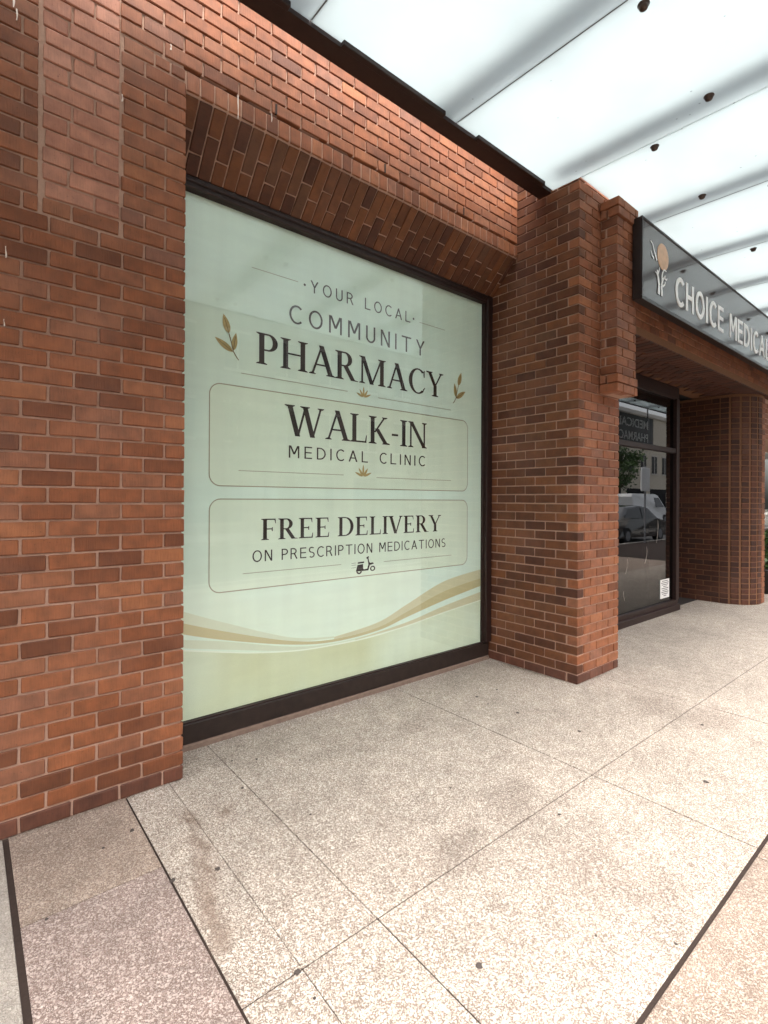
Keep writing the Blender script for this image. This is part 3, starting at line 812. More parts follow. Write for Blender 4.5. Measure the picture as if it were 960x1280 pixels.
def rrect(x0, x1, z0, z1, r, n=8):
    out = []
    for cx, cz_, a0 in ((x1-r, z1-r, 0), (x0+r, z1-r, 90), (x0+r, z0+r, 180), (x1-r, z0+r, 270)):
        for k in range(n+1):
            a = R(a0 + 90*k/n); out.append((cx + r*math.cos(a), cz_ + r*math.sin(a)))
    return out
def rbox(x0, x1, z0, z1, lab):
    a = rrect(x0, x1, z0, z1, .075); b_ = rrect(x0+.007, x1-.007, z0+.007, z1-.007, .068)
    flat([a], 'printed_panel', M['vinyl_box'], lab, .0003)
    flat([[a[i], a[(i+1) % len(a)], b_[(i+1) % len(a)], b_[i]] for i in range(len(a))], 'panel_outline', M['print_line'])
rbox(1.168, 3.572, 1.578, 2.226, 'rounded panel round the words WALK-IN MEDICAL CLINIC')
rbox(1.170, 3.572, .908, 1.502, 'rounded panel round the words FREE DELIVERY')
def hl(x0, x1, z, h=.0042, mat='print_line'): flat([[(x0, z-h/2), (x1, z-h/2), (x1, z+h/2), (x0, z+h/2)]], 'printed_line', M[mat])
hl(1.446, 1.79, 3.012); hl(2.953, 3.262, 2.993); hl(1.376, 2.216, 2.310); hl(2.51, 3.341, 2.300)
hl(1.362, 2.183, 1.682); hl(2.498, 3.348, 1.672); hl(1.394, 2.165, 1.016); hl(2.576, 3.357, 1.008)
for x in (1.843, 2.885): flat([[(x + .009*math.cos(a*.5236), 3.006 + .009*math.sin(a*.5236)) for a in range(12)]], 'printed_dot', M['print_grey'])
SW = .105
thin_text('YOUR LOCAL', 1.890, 2.848, 2.966, 3.052, M['print_grey'], 'words YOUR LOCAL in thin capitals', .36)
thin_text('COMMUNITY', 1.722, 3.013, 2.716, 2.843, M['print_grey'], 'word COMMUNITY in thin capitals', .36)
serif_text('PHARMACY', 1.480, 3.244, 2.393, 2.600, 'word PHARMACY in large dark serif capitals', .06)
serif_text('WALK-IN', 1.690, 3.044, 1.937, 2.150, 'word WALK-IN in large dark serif capitals', .05)
thin_text('MEDICAL CLINIC', 1.724, 3.025, 1.785, 1.870, M['print_dark'], 'words MEDICAL CLINIC in thin capitals', .36)
serif_text('FREE DELIVERY', 1.521, 3.224, 1.227, 1.368, 'words FREE DELIVERY in dark serif capitals', .07)
thin_text('ON PRESCRIPTION MEDICATIONS', 1.460, 3.280, 1.086, 1.161, M['print_dark'], 'words ON PRESCRIPTION MEDICATIONS in thin capitals', .22)
def leaf_poly(x0, z0, x1, z1, wd, n=9):
    dx, dz = x1-x0, z1-z0; L = math.hypot(dx, dz); nx, nz = -dz/L, dx/L
    a = []; b_ = []
    for k in range(n+1):
        t = k/n; ww = wd*math.sin(math.pi*t**.8)**.85
        a.append((x0+dx*t+nx*ww, z0+dz*t+nz*ww)); b_.append((x0+dx*t-nx*ww, z0+dz*t-nz*ww))
    return [[a[k], a[k+1], b_[k+1], b_[k]] for k in range(n)]
def stroke(pts, wd):
    out = []
    for (x0, z0), (x1, z1) in zip(pts, pts[1:]):
        L = math.hypot(x1-x0, z1-z0) or 1; nx, nz = -(z1-z0)/L*wd/2, (x1-x0)/L*wd/2
        out.append([(x0+nx, z0+nz), (x1+nx, z1+nz), (x1-nx, z1-nz), (x0-nx, z0-nz)])
    return out
def sprig(mx, cx, dz=0, sc=1.):
    f = lambda x, z: (cx + mx*(x-1.325)*sc, 2.436 + dz + (z-2.436)*sc)
    lv = [((1.293, 2.548), (1.257, 2.664), .023), ((1.32, 2.436), (1.202, 2.508), .021), ((1.322, 2.444), (1.341, 2.561), .019)]
    polys = []; veins = []
    for a, b_, wd in lv:
        a, b_ = f(*a), f(*b_)
        polys += leaf_poly(*a, *b_, wd*sc); veins += stroke([a, (a[0]+(b_[0]-a[0])*.8, a[1]+(b_[1]-a[1])*.8)], .004)
    veins += stroke([f(1.293, 2.548), f(1.31, 2.49), f(1.322, 2.44), f(1.340, 2.412), f(1.358, 2.389)], .006)
    o = flat(polys, 'printed_leaf_sprig', M['leaf_print'], ('gold leaf sprig left of the word PHARMACY' if mx > 0 else 'gold leaf sprig right of the word PHARMACY'), None, .0001)
    flat(veins, 'printed_leaf_veins', M['vein_print'], None, .0026, .0001)
sprig(1, 1.325); sprig(-1, 3.405, -.022, 1.05)
def lotus(cx, z0, h):
    polys = []
    for a, l_, wd in ((0, 1., .16), (33, .85, .17), (-33, .85, .17), (68, .95, .15), (-68, .95, .15)):
        x1 = cx + math.sin(R(a))*l_*h*(1.0 if abs(a) < 50 else .95); z1 = z0 + math.cos(R(a))*l_*h
        polys += leaf_poly(cx + math.sin(R(a))*.08*h, z0 + .04*h, x1, z1, wd*h*.62)
    flat(polys, 'printed_lotus', M['leaf_print'], 'small gold lotus ornament', None, .0001)
lotus(2.367, 2.283, .085); lotus(2.367, 1.674, .095)
# delivery scooter pictogram
def sx(px, py): return (2.302 + (px-270)/390*.186, 1.062 - (py-85)/355*.132)
def ringp(cx, cy, ro, ri, n=20, a0=0, a1=360):
    out = []
    for k in range(n):
        a, b_ = R(a0+(a1-a0)*k/n), R(a0+(a1-a0)*(k+1)/n)
        out.append([sx(cx+ro*math.cos(a), cy+ro*math.sin(a)), sx(cx+ro*math.cos(b_), cy+ro*math.sin(b_)), sx(cx+ri*math.cos(b_), cy+ri*math.sin(b_)), sx(cx+ri*math.cos(a), cy+ri*math.sin(a))])
    return out
sc_p = [[sx(*p) for p in ((305, 195), (430, 188), (435, 212), (425, 222), (305, 225))],
        [sx(*p) for p in ((300, 250), (412, 240), (416, 382), (268, 382), (285, 310))],
        [sx(*p) for p in ((412, 330), (430, 352), (500, 345), (520, 382), (412, 382))],
        [sx(*p) for p in ((498, 130), (520, 125), (535, 200), (560, 240), (520, 382), (495, 350), (520, 260), (508, 180))],
        [sx(*p) for p in ((470, 120), (515, 85), (530, 100), (520, 135), (490, 138))],
        [sx(*p) for p in ((545, 235), (600, 222), (632, 240), (630, 250), (560, 275))]]
sc_p += ringp(608, 350, 66*.82, 30) + ringp(333, 385, 55, 25, 12, 0, 180)
for yy in (205, 245, 298): sc_p.append([sx(180, yy), sx(270, yy-3), sx(270, yy+3), sx(180, yy+6)])
flat(sc_p, 'printed_scooter', M['print_dark'], 'dark delivery scooter pictogram', None, .0001)
wpart(MB().box((GX0 + .002, WY, GZ0 + .0005), (GX1 - .002, WY + .006, GZ1 - .0005)), 'glass_pane', M['glass'])

# ================================================================== shop sign
SX0, SX1, SY0, SY1, SZ0, SZ1 = 4.452, 11.2, 1.952, 2.028, 3.232, 3.935
sg = empty('shop_sign', (SX0, SY1, SZ0))
tag(sg, 'long dark box sign lettered CHOICE MEDICAL in white, fixed to the pilaster', 'sign')
SI = Matrix.Translation(-Vector(sg.location))
def sgp(mb, name, mat, label=None):
    o = mb.build(name, mat, sg); o.matrix_parent_inverse = SI
    if label: o['label'] = label
    return o
sgp(MB().cham((SX0, SY0 + .006, SZ0), (SX1, SY1, SZ1), .003), 'sign_box', M['signbox'])
sgp(MB().box((SX0 + .016, SY0 + .0005, SZ0 + .030), (SX1 - .016, SY0 + .008, SZ1 - .016)), 'sign_face', M['signface'])
fr = MB()
fr.cham((SX0 - .001, SY0 - .008, SZ0 - .004), (SX1, SY0 + .010, SZ0 + .030), .003).cham((SX0 - .001, SY0 - .008, SZ1 - .016), (SX1, SY0 + .010, SZ1 + .003), .003)
fr.cham((SX0 - .0015, SY0 - .0085, SZ0 + .0301), (SX0 + .016, SY0 + .010, SZ1 - .0161), .003)
sgp(fr, 'sign_frame', M['signbox'])
sgp(MB().box((4.46, 2.03, 3.90), (4.53, 2.17, 3.99)), 'bracket', M['frame'])
SW = .150
letters = []; xx_ = 0
for ch in 'CHOICE MEDICAL':
    if ch == 'H': g_, adv = vst(0) + vst(.49) + hst(SW*.9, .5, .45), .64
    else: g_, adv = sglyph(ch)
    if g_: letters.append([[(p[0] + xx_, p[1]) for p in q] for q in g_])
    xx_ += adv + .17
wmax = max(p[0] for q in letters[-1] for p in q)
for lt in letters:
    mb = MB()
    for i, q in enumerate(lt):
        p = [(5.165 + x/wmax*3.075, 3.362 + z*.27) for x, z in q]
        n = len(p); ya_, yb_ = SY0 - .0045 - .0002*(i % 10), SY0 + .0002
        mb.add([(x, ya_, z) for x, z in p] + [(x, yb_, z) for x, z in p], [tuple(range(n))] + [(k, (k+1) % n, (k+1) % n + n, k + n) for k in range(n)])
    sgp(mb, 'letter', M['white'])
disc = sgp(MB().lathe([(.118, 0), (.118, -.003), (.112, -.0045)], (4.885, SY0 + .0002, 3.712), 40, 'Y'), 'logo_disc', M['orange'], 'orange round disc of the tree logo')
def sflat(polys, name, mat, label):
    mb = MB()
    for i, p in enumerate(polys):
        y0 = SY0 - .005 - .0001*(i % 8)
        mb.add([(x, y0, z) for x, z in p], [tuple(range(len(p)))])
    return sgp(mb, name, mat, label)
tp = []
def limb(pts, w0, w1):
    n = len(pts) - 1
    for i in range(n):
        wa = w0 + (w1-w0)*i/n; wb = w0 + (w1-w0)*(i+1)/n
        (x0, z0), (x1, z1) = pts[i], pts[i+1]; L = math.hypot(x1-x0, z1-z0); nx, nz = -(z1-z0)/L, (x1-x0)/L
        tp.append([(x0+nx*wa, z0+nz*wa), (x1+nx*wb, z1+nz*wb), (x1-nx*wb, z1-nz*wb), (x0-nx*wa, z0-nz*wa)])
limb([(4.79, 3.35), (4.80, 3.43), (4.775, 3.50), (4.76, 3.56)], .026, .010)
limb([(4.86, 3.35), (4.85, 3.44), (4.87, 3.50), (4.93, 3.55)], .020, .008)
limb([(4.78, 3.49), (4.74, 3.53), (4.715, 3.53)], .010, .004); limb([(4.77, 3.52), (4.80, 3.57), (4.81, 3.60)], .010, .004)
limb([(4.86, 3.48), (4.86, 3.55), (4.90, 3.60), (4.95, 3.60)], .012, .005); limb([(4.90, 3.53), (4.95, 3.52), (4.97, 3.54)], .010, .004)
limb([(4.75, 3.64), (4.70, 3.70), (4.66, 3.76), (4.62, 3.775)], .010, .004); limb([(4.69, 3.64), (4.655, 3.655), (4.63, 3.69)], .010, .004)
limb([(4.87, 3.44), (4.92, 3.47), (4.93, 3.50)], .010, .004)
sflat(tp, 'logo_tree', M['white'], 'white branching tree of the logo')

# ================================================================== entrance recess and storefront
FY = 2.86; SOZ = 3.06; CX1 = 8.60
hd = empty('entrance_header', (RX1, 2.2, SOZ)); tag(hd, 'brick header and patterned brick soffit over the shop entrance behind the sign', 'brick header')
HI = Matrix.Translation(-Vector(hd.location))
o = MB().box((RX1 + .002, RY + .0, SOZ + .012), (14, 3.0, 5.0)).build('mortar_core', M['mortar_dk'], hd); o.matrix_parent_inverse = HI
# herringbone soffit
mb = MB()
a_, b2 = .204, .102
rr = random.Random(3)
ca, sa = math.cos(R(45)), math.sin(R(45))
for i in range(-60, 120):
    for j in range(-60, 120):
        for typ in (0, 1):
            # classic herringbone lattice in (u, v): horizontal and vertical 2:1 bricks
            u0 = i*b2 + 0*j; 
            if typ == 0: ux, vx, L, H = (i + 0)*b2 + j*2*a_, i*b2, a_, b2
            else: ux, vx, L, H = (i + 2)*b2 + j*2*a_, (i - 1)*b2, b2, a_
            cu_, cv_ = ux + L/2, vx + H/2
            X = RX1 + 1.8 + (cu_*ca - cv_*sa); Y = 2.5 + (cu_*sa + cv_*ca)
            if RX1 + .1 < X < 12 and RY + .17 < Y < 2.80:
                v, f = cham_box(L - .01, H - .01, .05, .003)
                Mx = Matrix.Translation((X, Y, SOZ + .026 + rr.uniform(-.002, .002))) @ Matrix.Rotation(R(45), 4, 'Z')
                mb.add([Mx @ Vector(p) for p in v], f)
xq = RX1 + .01
while xq < 12:
    v, f = cham_box(.092, .204, .06, .0035)
    mb.add([Vector(p) + Vector((xq + .046, RY + .1035, SOZ + .0265)) for p in v], f); xq += .102
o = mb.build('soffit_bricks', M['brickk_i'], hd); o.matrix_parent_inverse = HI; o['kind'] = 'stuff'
B = Bricks()
B.face((RX1 + .01, RY - .004, 0), (1, 0, 0), (0, -1, 0), 9.0, SOZ + .002 - 40*CH, 41, 62, first=lambda i: BL if i % 2 else BL/2)
B.finish(hd, 0)
o = [c for c in hd.children if c.name.startswith('brick_field')][0]; o.matrix_parent_inverse = HI

sf = empty('entrance_window', (RX1, FY, 0)); tag(sf, 'dark framed clear glass shop window in the recess behind the square brick pier', 'window')
FI = Matrix.Translation(-Vector(sf.location))
def fp(mb, name, mat, parent=None, label=None):
    o = mb.build(name, mat, parent or sf)
    if parent is None: o.matrix_parent_inverse = FI
    if label: o['label'] = label
    return o
X0, X1 = RX1 - .1, 7.62
fp(MB().cham((X0, FY - .06, .0), (X1 + .02, FY + .06, .085), .006).cham((X0, FY - .035, .0851), (X1, FY + .05, .145), .004), 'sill', M['frame'])
fp(MB().cham((X0, FY - .04, 2.90), (X1, FY + .05, SOZ - .002), .004), 'head', M['frame'])
fp(MB().cham((X0, FY - .035, 2.155), (X1, FY + .04, 2.22), .004), 'transom', M['frame'])
fp(MB().cham((X1 - .09, FY - .045, .146), (X1 + .01, FY + .06, 2.899), .005), 'mullion', M['frame'])
fp(MB().cham((X1 - .80, FY + .045, .15), (X1 - .72, FY + .10, 2.9), .004), 'mullion', M['frame'])
fp(MB().cham((5.0, FY - .03, .146), (5.06, FY + .05, 2.899), .005), 'mullion', M['frame'])
fp(MB().box((X0, FY, .1455), (X1 - .09, FY + .008, 2.1545)), 'glass_pane', M['shopglass'])
fp(MB().box((X0, FY, 2.2205), (X1 - .09, FY + .008, 2.8995)), 'glass_pane', M['shopglass'])
# scratches on the lower pane
sc = MB()
rr = random.Random(11)
for (x, z0, z1, bend) in ((6.14, .62, .80, .05), (6.12, .30, .42, -.03), (6.66, .70, .92, .06), (7.0, .95, 1.25, .05)):
    pts = [(x + bend*math.sin(t*2.2), FY - .0012, z0 + (z1-z0)*t) for t in (0, .25, .5, .75, 1)]
    sc.tube(pts, [.001, .0025, .002, .003, .0006], 5)
fp(sc, 'scratches', M['scratch'])['kind'] = 'stuff'
nt_ = MB().cham((7.12, FY - .006, .20), (7.40, FY - .001, .45), .0005).build('paper_notice', M['paper']); tag(nt_, 'small white paper notice stuck low on the entrance window', 'notice')
ln = MB()
for k in range(9):
    zz = .425 - k*.0245; wd = (.20, .26, .22, .12, .24, .18, .25, .2, .1)[k]
    ln.box((7.26 - wd*.45, FY - .0072, zz), (7.26 + wd*.45, FY - .0062, zz + .009))
ln.build('printed_lines', M['print_grey'], nt_)
# the room behind and the door recess
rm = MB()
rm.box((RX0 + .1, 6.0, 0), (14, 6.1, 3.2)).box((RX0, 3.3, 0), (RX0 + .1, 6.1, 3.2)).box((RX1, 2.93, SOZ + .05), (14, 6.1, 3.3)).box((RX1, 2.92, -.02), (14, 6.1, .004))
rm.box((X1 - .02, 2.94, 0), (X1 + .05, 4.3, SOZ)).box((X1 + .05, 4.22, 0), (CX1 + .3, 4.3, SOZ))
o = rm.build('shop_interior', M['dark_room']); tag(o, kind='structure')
dr = empty('entrance_door', (8.1, 4.2, 0)); tag(dr, 'dark door deep in the shadowed entrance recess', 'door')
DI = Matrix.Translation(-Vector(dr.location))
for mb_, nm, mt in ((MB().cham((7.68, 4.14, .01), (7.78, 4.2, 2.3), .004).cham((8.44, 4.14, .01), (8.54, 4.2, 2.3), .004).cham((7.781, 4.145, 2.2), (8.439, 4.199, 2.3), .004).cham((7.781, 4.145, .01), (8.439, 4.199, .2), .004), 'door_frame', M['frame']),
                    (MB().box((7.78, 4.165, .2), (8.44, 4.173, 2.2)), 'glass_pane', M['shopglass']),
                    (MB().tube([(7.84, 4.08, .9), (7.84, 4.08, 1.3)], .012, 8).box((7.83, 4.08, .95), (7.85, 4.15, .97)).box((7.83, 4.08, 1.23), (7.85, 4.15, 1.25)), 'door_handle', M['steel'])):
    o = mb_.build(nm, mt, dr); o.matrix_parent_inverse = DI

# rounded pier at the far side of the entrance
cp = empty('rounded_brick_pier', (CX1, 2.2, 0)); tag(cp, 'rounded brick pier on the far side of the shop entrance', 'brick pier')
PI_ = Matrix.Translation(-Vector(cp.location))
RAD = .42; ccx, ccy = CX1 + RAD, 2.215 + RAD
CXR = 9.17
def cpoly(e):
    pts = [(CX1 + e, 3.4), (CX1 + e, ccy)]
    for k in range(1, 13):
        a = R(180 + 90*k/12); pts.append((ccx + (RAD - e)*math.cos(a), ccy + (RAD - e)*math.sin(a)))
    pts += [(CXR - e, 2.215 + e), (CXR - e, 3.4)]
    return pts
pp = cpoly(.0065); n = len(pp)
mb = MB().add([(x, y, -.05) for x, y in pp] + [(x, y, SOZ) for x, y in pp], [tuple(range(n)), tuple(reversed(range(n, 2*n)))] + [(i, (i+1) % n, (i+1) % n + n, i+n) for i in range(n)])
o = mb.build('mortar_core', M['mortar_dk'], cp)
B = Bricks()
NCC = int(SOZ / CH)
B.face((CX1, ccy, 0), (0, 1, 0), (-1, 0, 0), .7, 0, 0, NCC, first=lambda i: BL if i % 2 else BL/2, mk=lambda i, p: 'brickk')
nf = 5
for i in range(NCC):
    for k in range(nf):
        a0, a1 = R(180 + 90*k/nf), R(180 + 90*(k+1)/nf); am = (a0 + a1)/2
        chord = 2*RAD*math.sin((a1-a0)/2)
        nrm = Vector((math.cos(am), math.sin(am), 0)); c_ = Vector((ccx, ccy, (i+.5)*CH)) + nrm*(RAD*math.cos((a1-a0)/2) + .004)
        y_ = -nrm; z_ = Vector((0, 0, 1)); x_ = y_.cross(z_)
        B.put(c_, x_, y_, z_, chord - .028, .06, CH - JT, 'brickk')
B.face((ccx, 2.215, 0), (1, 0, 0), (0, -1, 0), CXR - ccx, 0, 0, NCC, mk=lambda i, p: 'brick')
B.finish(cp)
for o in list(cp.children): o.location -= cp.location

# wall and window beyond the rounded pier
fw = empty('brick_wall', (CXR, 2.25, 2.45)); tag(fw, 'brick wall over the next bay beyond the rounded pier', 'brick wall')
FW = Matrix.Translation(-Vector(fw.location))
o = MB().box((CXR + .002, 2.262, 2.452), (14, 2.9, SOZ)).build('mortar_core', M['mortar'], fw); o.matrix_parent_inverse = FW
B = Bricks(); B.face((CXR, 2.255, 0), (1, 0, 0), (0, -1, 0), 2.4, 2.45 - 30*CH, 30, 37, first=lambda i: BL if i % 2 else BL/2)
B.finish(fw, 90)
for o in list(fw.children):
    if o.name.startswith('brick'): o.location -= fw.location

nw = MB().box((CXR + .01, 2.9, .12), (14, 2.91, 2.45)); nwo = empty('shop_window', (CXR, 2.9, 0)); tag(nwo, 'dark shop window of the next bay beyond the rounded pier', 'window')
NI = Matrix.Translation(-Vector(nwo.location))
for mb_, nm, mt in ((nw, 'glass_pane', M['shopglass']), (MB().cham((CXR + .003, 2.84, 0), (14, 2.95, .119), .004), 'sill', M['frame']), (MB().cham((CXR + .004, 2.86, .1195), (CXR + .07, 2.94, 2.45), .004), 'jamb', M['frame']), (MB().cham((10.6, 2.86, .1195), (10.67, 2.94, 2.45), .004), 'mullion', M['frame'])):
    o = mb_.build(nm, mt, nwo); o.matrix_parent_inverse = NI

# ================================================================== gum, stains, contact shade painted along wall bases
def on_ground(px, py):
    s_, c_ = math.sin(R(YAW)), math.cos(R(YAW))
    dx, dy = px - 480, py - 624.5
    u, v = (dx + .005*dy)/FPX, -(dy - .005*dx)/FPX
    d = -HEYE / v
    return d*(s_ + c_*u), d*(c_ - s_*u)
rr = random.Random(5)
for px, py, r_ in [(303,985,.008),(321,949,.007),(290,951,.006),(388,1018,.005),(272,1086,.012),(165,1038,.011),(216,1100,.011),(129,1060,.006),(599,1207,.012),(882,977,.016),(699,1018,.008),
                   (647,891,.012),(596,871,.011),(621,862,.009),(563,985,.006),(372,1215,.012),(393,1248,.006),(58,1149,.006),(724,914,.012),(878,906,.013),(745,1170,.005),(845,1180,.006),(375,950,.005),(845,752,.03),(610,880,.006)]:
    gx, gy = on_ground(px, py); n = 11
    ring = [(gx + r_*(.75+.5*rr.random())*math.cos(2*math.pi*k/n), gy + r_*(.75+.5*rr.random())*math.sin(2*math.pi*k/n)) for k in range(n)]
    mb = MB().add([(x, y, -.001) for x, y in ring] + [(gx + (x-gx)*.8, gy + (y-gy)*.8, .0022) for x, y in ring], [tuple(range(n, 2*n))] + [(k, (k+1) % n, (k+1) % n + n, k+n) for k in range(n)])
    mb.build('gum_spot', M['gum'], pv)
def stain_shade_mat(name, col, amt, sc):
    m, n, l, b = new_mat(name)
    out = n['Material Output']; tc = n.new('ShaderNodeTexCoord'); geo = n.new('ShaderNodeNewGeometry')
    ln_ = n.new('ShaderNodeVectorMath'); ln_.operation = 'LENGTH'; l.new(tc.outputs['Object'], ln_.inputs[0])
    f = n.new('ShaderNodeMapRange'); f.interpolation_type = 'SMOOTHSTEP'; f.inputs['From Min'].default_value = 1.; f.inputs['From Max'].default_value = .1; f.inputs['To Max'].default_value = amt; l.new(ln_.outputs['Value'], f.inputs['Value'])
    nz = n.new('ShaderNodeTexNoise'); nz.inputs['Scale'].default_value = sc; nz.inputs['Detail'].default_value = 7; l.new(geo.outputs['Position'], nz.inputs['Vector'])
    g = n.new('ShaderNodeMapRange'); g.inputs['From Min'].default_value = .12; g.inputs['From Max'].default_value = .72; l.new(nz.outputs['Fac'], g.inputs['Value'])
    mu = n.new('ShaderNodeMath'); mu.operation = 'MULTIPLY'; l.new(f.outputs[0], mu.inputs[0]); l.new(g.outputs[0], mu.inputs[1])
    tr = n.new('ShaderNodeBsdfTransparent'); mx = n.new('ShaderNodeMixShader')
    b.inputs['Base Color'].default_value = (*col, 1); b.inputs['Roughness'].default_value = .8
    l.new(mu.outputs[0], mx.inputs[0]); l.new(tr.outputs[0], mx.inputs[1]); l.new(b.outputs[0], mx.inputs[2]); l.new(mx.outputs[0], out.inputs[0])
    return m
M['stain'] = stain_shade_mat('brown_stain_contact_shade', (.26, .18, .135), .62, 45)
M['stain_shade2'] = stain_shade_mat('grey_stain_contact_shade', (.24, .18, .15), .26, 40)
disc_me = {}
for key in ('stain', 'stain_shade2'):  # both serve stains and painted contact shade
    n = 28
    disc_me[key] = MB().add([(math.cos(2*math.pi*k/n), math.sin(2*math.pi*k/n), 0) for k in range(n)], [tuple(range(n))]).mesh('ground_stain_shade', M[key])
for i, (px, py, a, b_, rot, key) in enumerate([(238,1025,.14,.05,95,'stain'),(250,1055,.16,.05,100,'stain'),(256,1085,.16,.05,95,'stain'),(255,1115,.15,.05,90,'stain'),(262,1145,.14,.055,80,'stain'),(278,1175,.11,.06,60,'stain'),(281,1015,.08,.05,40,'stain'),
        (890,900,.45,.22,5,'stain_shade2'),(820,880,.35,.2,20,'stain_shade2'),(740,1090,.30,.22,20,'stain_shade2'),(830,1120,.22,.2,10,'stain_shade2'),(565,1070,.22,.16,10,'stain_shade2'),(585,1045,.14,.1,0,'stain_shade2'),(650,835,.35,.12,-60,'stain_shade2'),(640,1000,.3,.2,30,'stain_shade2'),(520,905,.28,.14,30,'stain_shade2'),(90,1020,.5,.05,0,'stain'),(185,985,.3,.04,0,'stain_shade2'),(420,875,.7,.06,0,'stain'),(560,835,.5,.06,0,'stain'),(660,838,.06,.42,0,'stain'),(745,845,.4,.05,0,'stain'),(300,915,.5,.06,0,'stain')]):  # long strips at the wall bases paint contact shade along with grime
    gx, gy = on_ground(px, py)
    o = link(bpy.data.objects.new('ground_stain_shade', disc_me[key]), pv)
    o.location = (gx, gy, .0012 + .00015*i); o.scale = (a, b_, 1); o.rotation_euler = (0, 0, R(rot))

# ================================================================== planter beyond the rounded pier
pt = empty('potted_shrub', (10.15, 2.45, 0)); tag(pt, 'leafy green shrub in a dark pot beyond the rounded brick pier', 'plant')
M['leaf'] = simple('green_leaf', (.06, .11, .03), .5, 0, .4, .4, 30)
M['bark'] = simple('bark', (.10, .07, .05), .9, 0, .2, .4, 30, .5)
MB().lathe([(.14, 0), (.16, .02), (.20, .36), (.215, .37), (.215, .41), (.19, .41), (.185, .36), (.02, .35)], (0, 0, 0), 24).build('pot', M['signbox'], pt, True)
def leaves(mb, cx, cy, cz_, rx, ry, rz, n, size, rr):
    for _ in range(n):
        while True:
            p = Vector((rr.uniform(-1, 1), rr.uniform(-1, 1), rr.uniform(-1, 1)))
            if .25 < p.length < 1: break
        p = Vector((cx + p.x*rx, cy + p.y*ry, cz_ + p.z*rz))
        d = Vector((rr.gauss(0, 1), rr.gauss(0, 1), rr.gauss(0, .7))).normalized(); e = d.orthogonal().normalized()
        e = Matrix.Rotation(rr.uniform(0, 6.28), 3, d) @ e
        L = size*rr.uniform(.7, 1.3); W = L*.32
        mb.add([p, p + d*L*.5 + e*W, p + d*L, p + d*L*.5 - e*W], [(0, 1, 2, 3)])
mb = MB(); leaves(mb, 0, 0, .68, .30, .30, .34, 900, .075, random.Random(2)); mb.build('foliage', M['leaf'], pt)
mb = MB()
for k in range(6): mb.tube([(0, 0, .35), (.08*math.cos(k), .08*math.sin(k), .6), (.18*math.cos(k*1.1), .18*math.sin(k*1.1), .85)], [.012, .009, .004], 6)
mb.build('stem', M['bark'], pt)

# ================================================================== the street behind the camera (seen in the glass)
tag(MB().box((-6, -2.75, -.2), (60, -2.6, -.004)).build('kerb', M['concrete']), kind='structure')
tag(MB().box((-60, -11.2, -.3), (120, -2.75, -.13)).build('road', M['asphalt']), kind='structure')
tag(MB().box((-60, -15, -.3), (120, -11.2, 0)).build('far_pavement', M['concrete']), kind='structure')
tag(MB().box((40, -2.6, -.25), (120, 30, -.02)).build('far_ground', M['concrete']), kind='structure')
hsn = empty('hanging_sign', (13.5, -.46, 3.8)); tag(hsn, 'dark sign under the canopy edge reading MEDICAL PHARMACY, mirrored in the entrance glass', 'sign')
HS = Matrix.Translation(-Vector(hsn.location))
o = MB().cham((12.3, -.50, 3.02), (14.85, -.44, 3.78), .006).build('sign_panel', M['signbox'], hsn); o.matrix_parent_inverse = HS
for tx, x0, x1, z0, z1 in (('MEDICAL', -14.5, -12.75, 3.45, 3.68), ('PHARMACY', -14.5, -12.6, 3.10, 3.33)):
    me = text_mesh(tx, 1., .012)
    xv = [v.co.x for v in me.vertices]; yv = [v.co.y for v in me.vertices]
    for v in me.vertices:
        v.co = (-(x0 + (v.co.x-min(xv))/(max(xv)-min(xv))*(x1-x0)), -.436, z0 + (v.co.y-min(yv))/(max(yv)-min(yv))*(z1-z0))
    me.materials.clear(); me.materials.append(M['white']); o = link(bpy.data.objects.new('lettering', me), hsn); o.matrix_parent_inverse = HS
for x in (12.6, 14.5):
    o = MB().tube([(x, -.45, 3.77), (x, -.45, 4.03)], .015, 8).build('hanger', M['frame'], hsn); o.matrix_parent_inverse = HS

M['stucco'] = simple('pale_stucco', (.24, .20, .165), .9, 0, .2, .15, 3, .1)
M['stucco2'] = simple('grey_brick_front', (.17, .14, .12), .9, 0, .2, .2, 3, .1)
M['stucco3'] = simple('cream_stucco', (.62, .56, .46), .9, 0, .2, .12, 3, .1)
M['dkglass'] = simple('dark_window_glass', (.02, .022, .025), .08)
M['trim'] = simple('pale_trim', (.6, .57, .52), .7)
def house(x0, x1, h, mat, label, bay):
    hb = empty('street_building', (x0, -15, 0)); tag(hb, label, 'building', 'buildings across the street')
    def hp(mb, nm, mt, par=None):
        o = mb.build(nm, mt, par or hb)
        if par is None: o.matrix_parent_inverse = Matrix.Translation(-Vector(hb.location))
        return o
    hp(MB().box((x0 + .02, -24, 0), (x1 - .02, -15, h)), 'wall', mat)
    hp(MB().cham((x0, -24.1, h), (x1, -14.8, h + .35), .03), 'cornice', M['trim'])
    n = int((x1 - x0) / bay)
    pm = MB().box((-.55, -.03, .06), (.55, 0, 1.64)).mesh('window', M['dkglass']); fm = MB().box((-.62, -.02, -.06), (.62, .05, .055)).box((-.62, -.02, 1.645), (.62, .04, 1.75)).box((-.03, .001, .06), (.03, .03, 1.64)).mesh('window_frame', M['trim'])
    for fl in range(int((h - 1) // 3)):
        for k in range(n):
            if fl == 0:
                if k % 2: continue
                o = hp(MB().cham((x0 + bay*(k+.12), -15.05, .5), (x0 + bay*(k+1.6), -14.94, 2.6), .02), 'shop_window', M['dkglass'])
                continue
            o = link(bpy.data.objects.new('window', pm), hb); o.location = (bay*(k+.5), .03, fl*3.1 + .9)
            f = link(bpy.data.objects.new('window_frame', fm), o)
house(-40, -4, 9.5, M['stucco2'], 'grey three storey building across the street, behind the camera', 2.6)
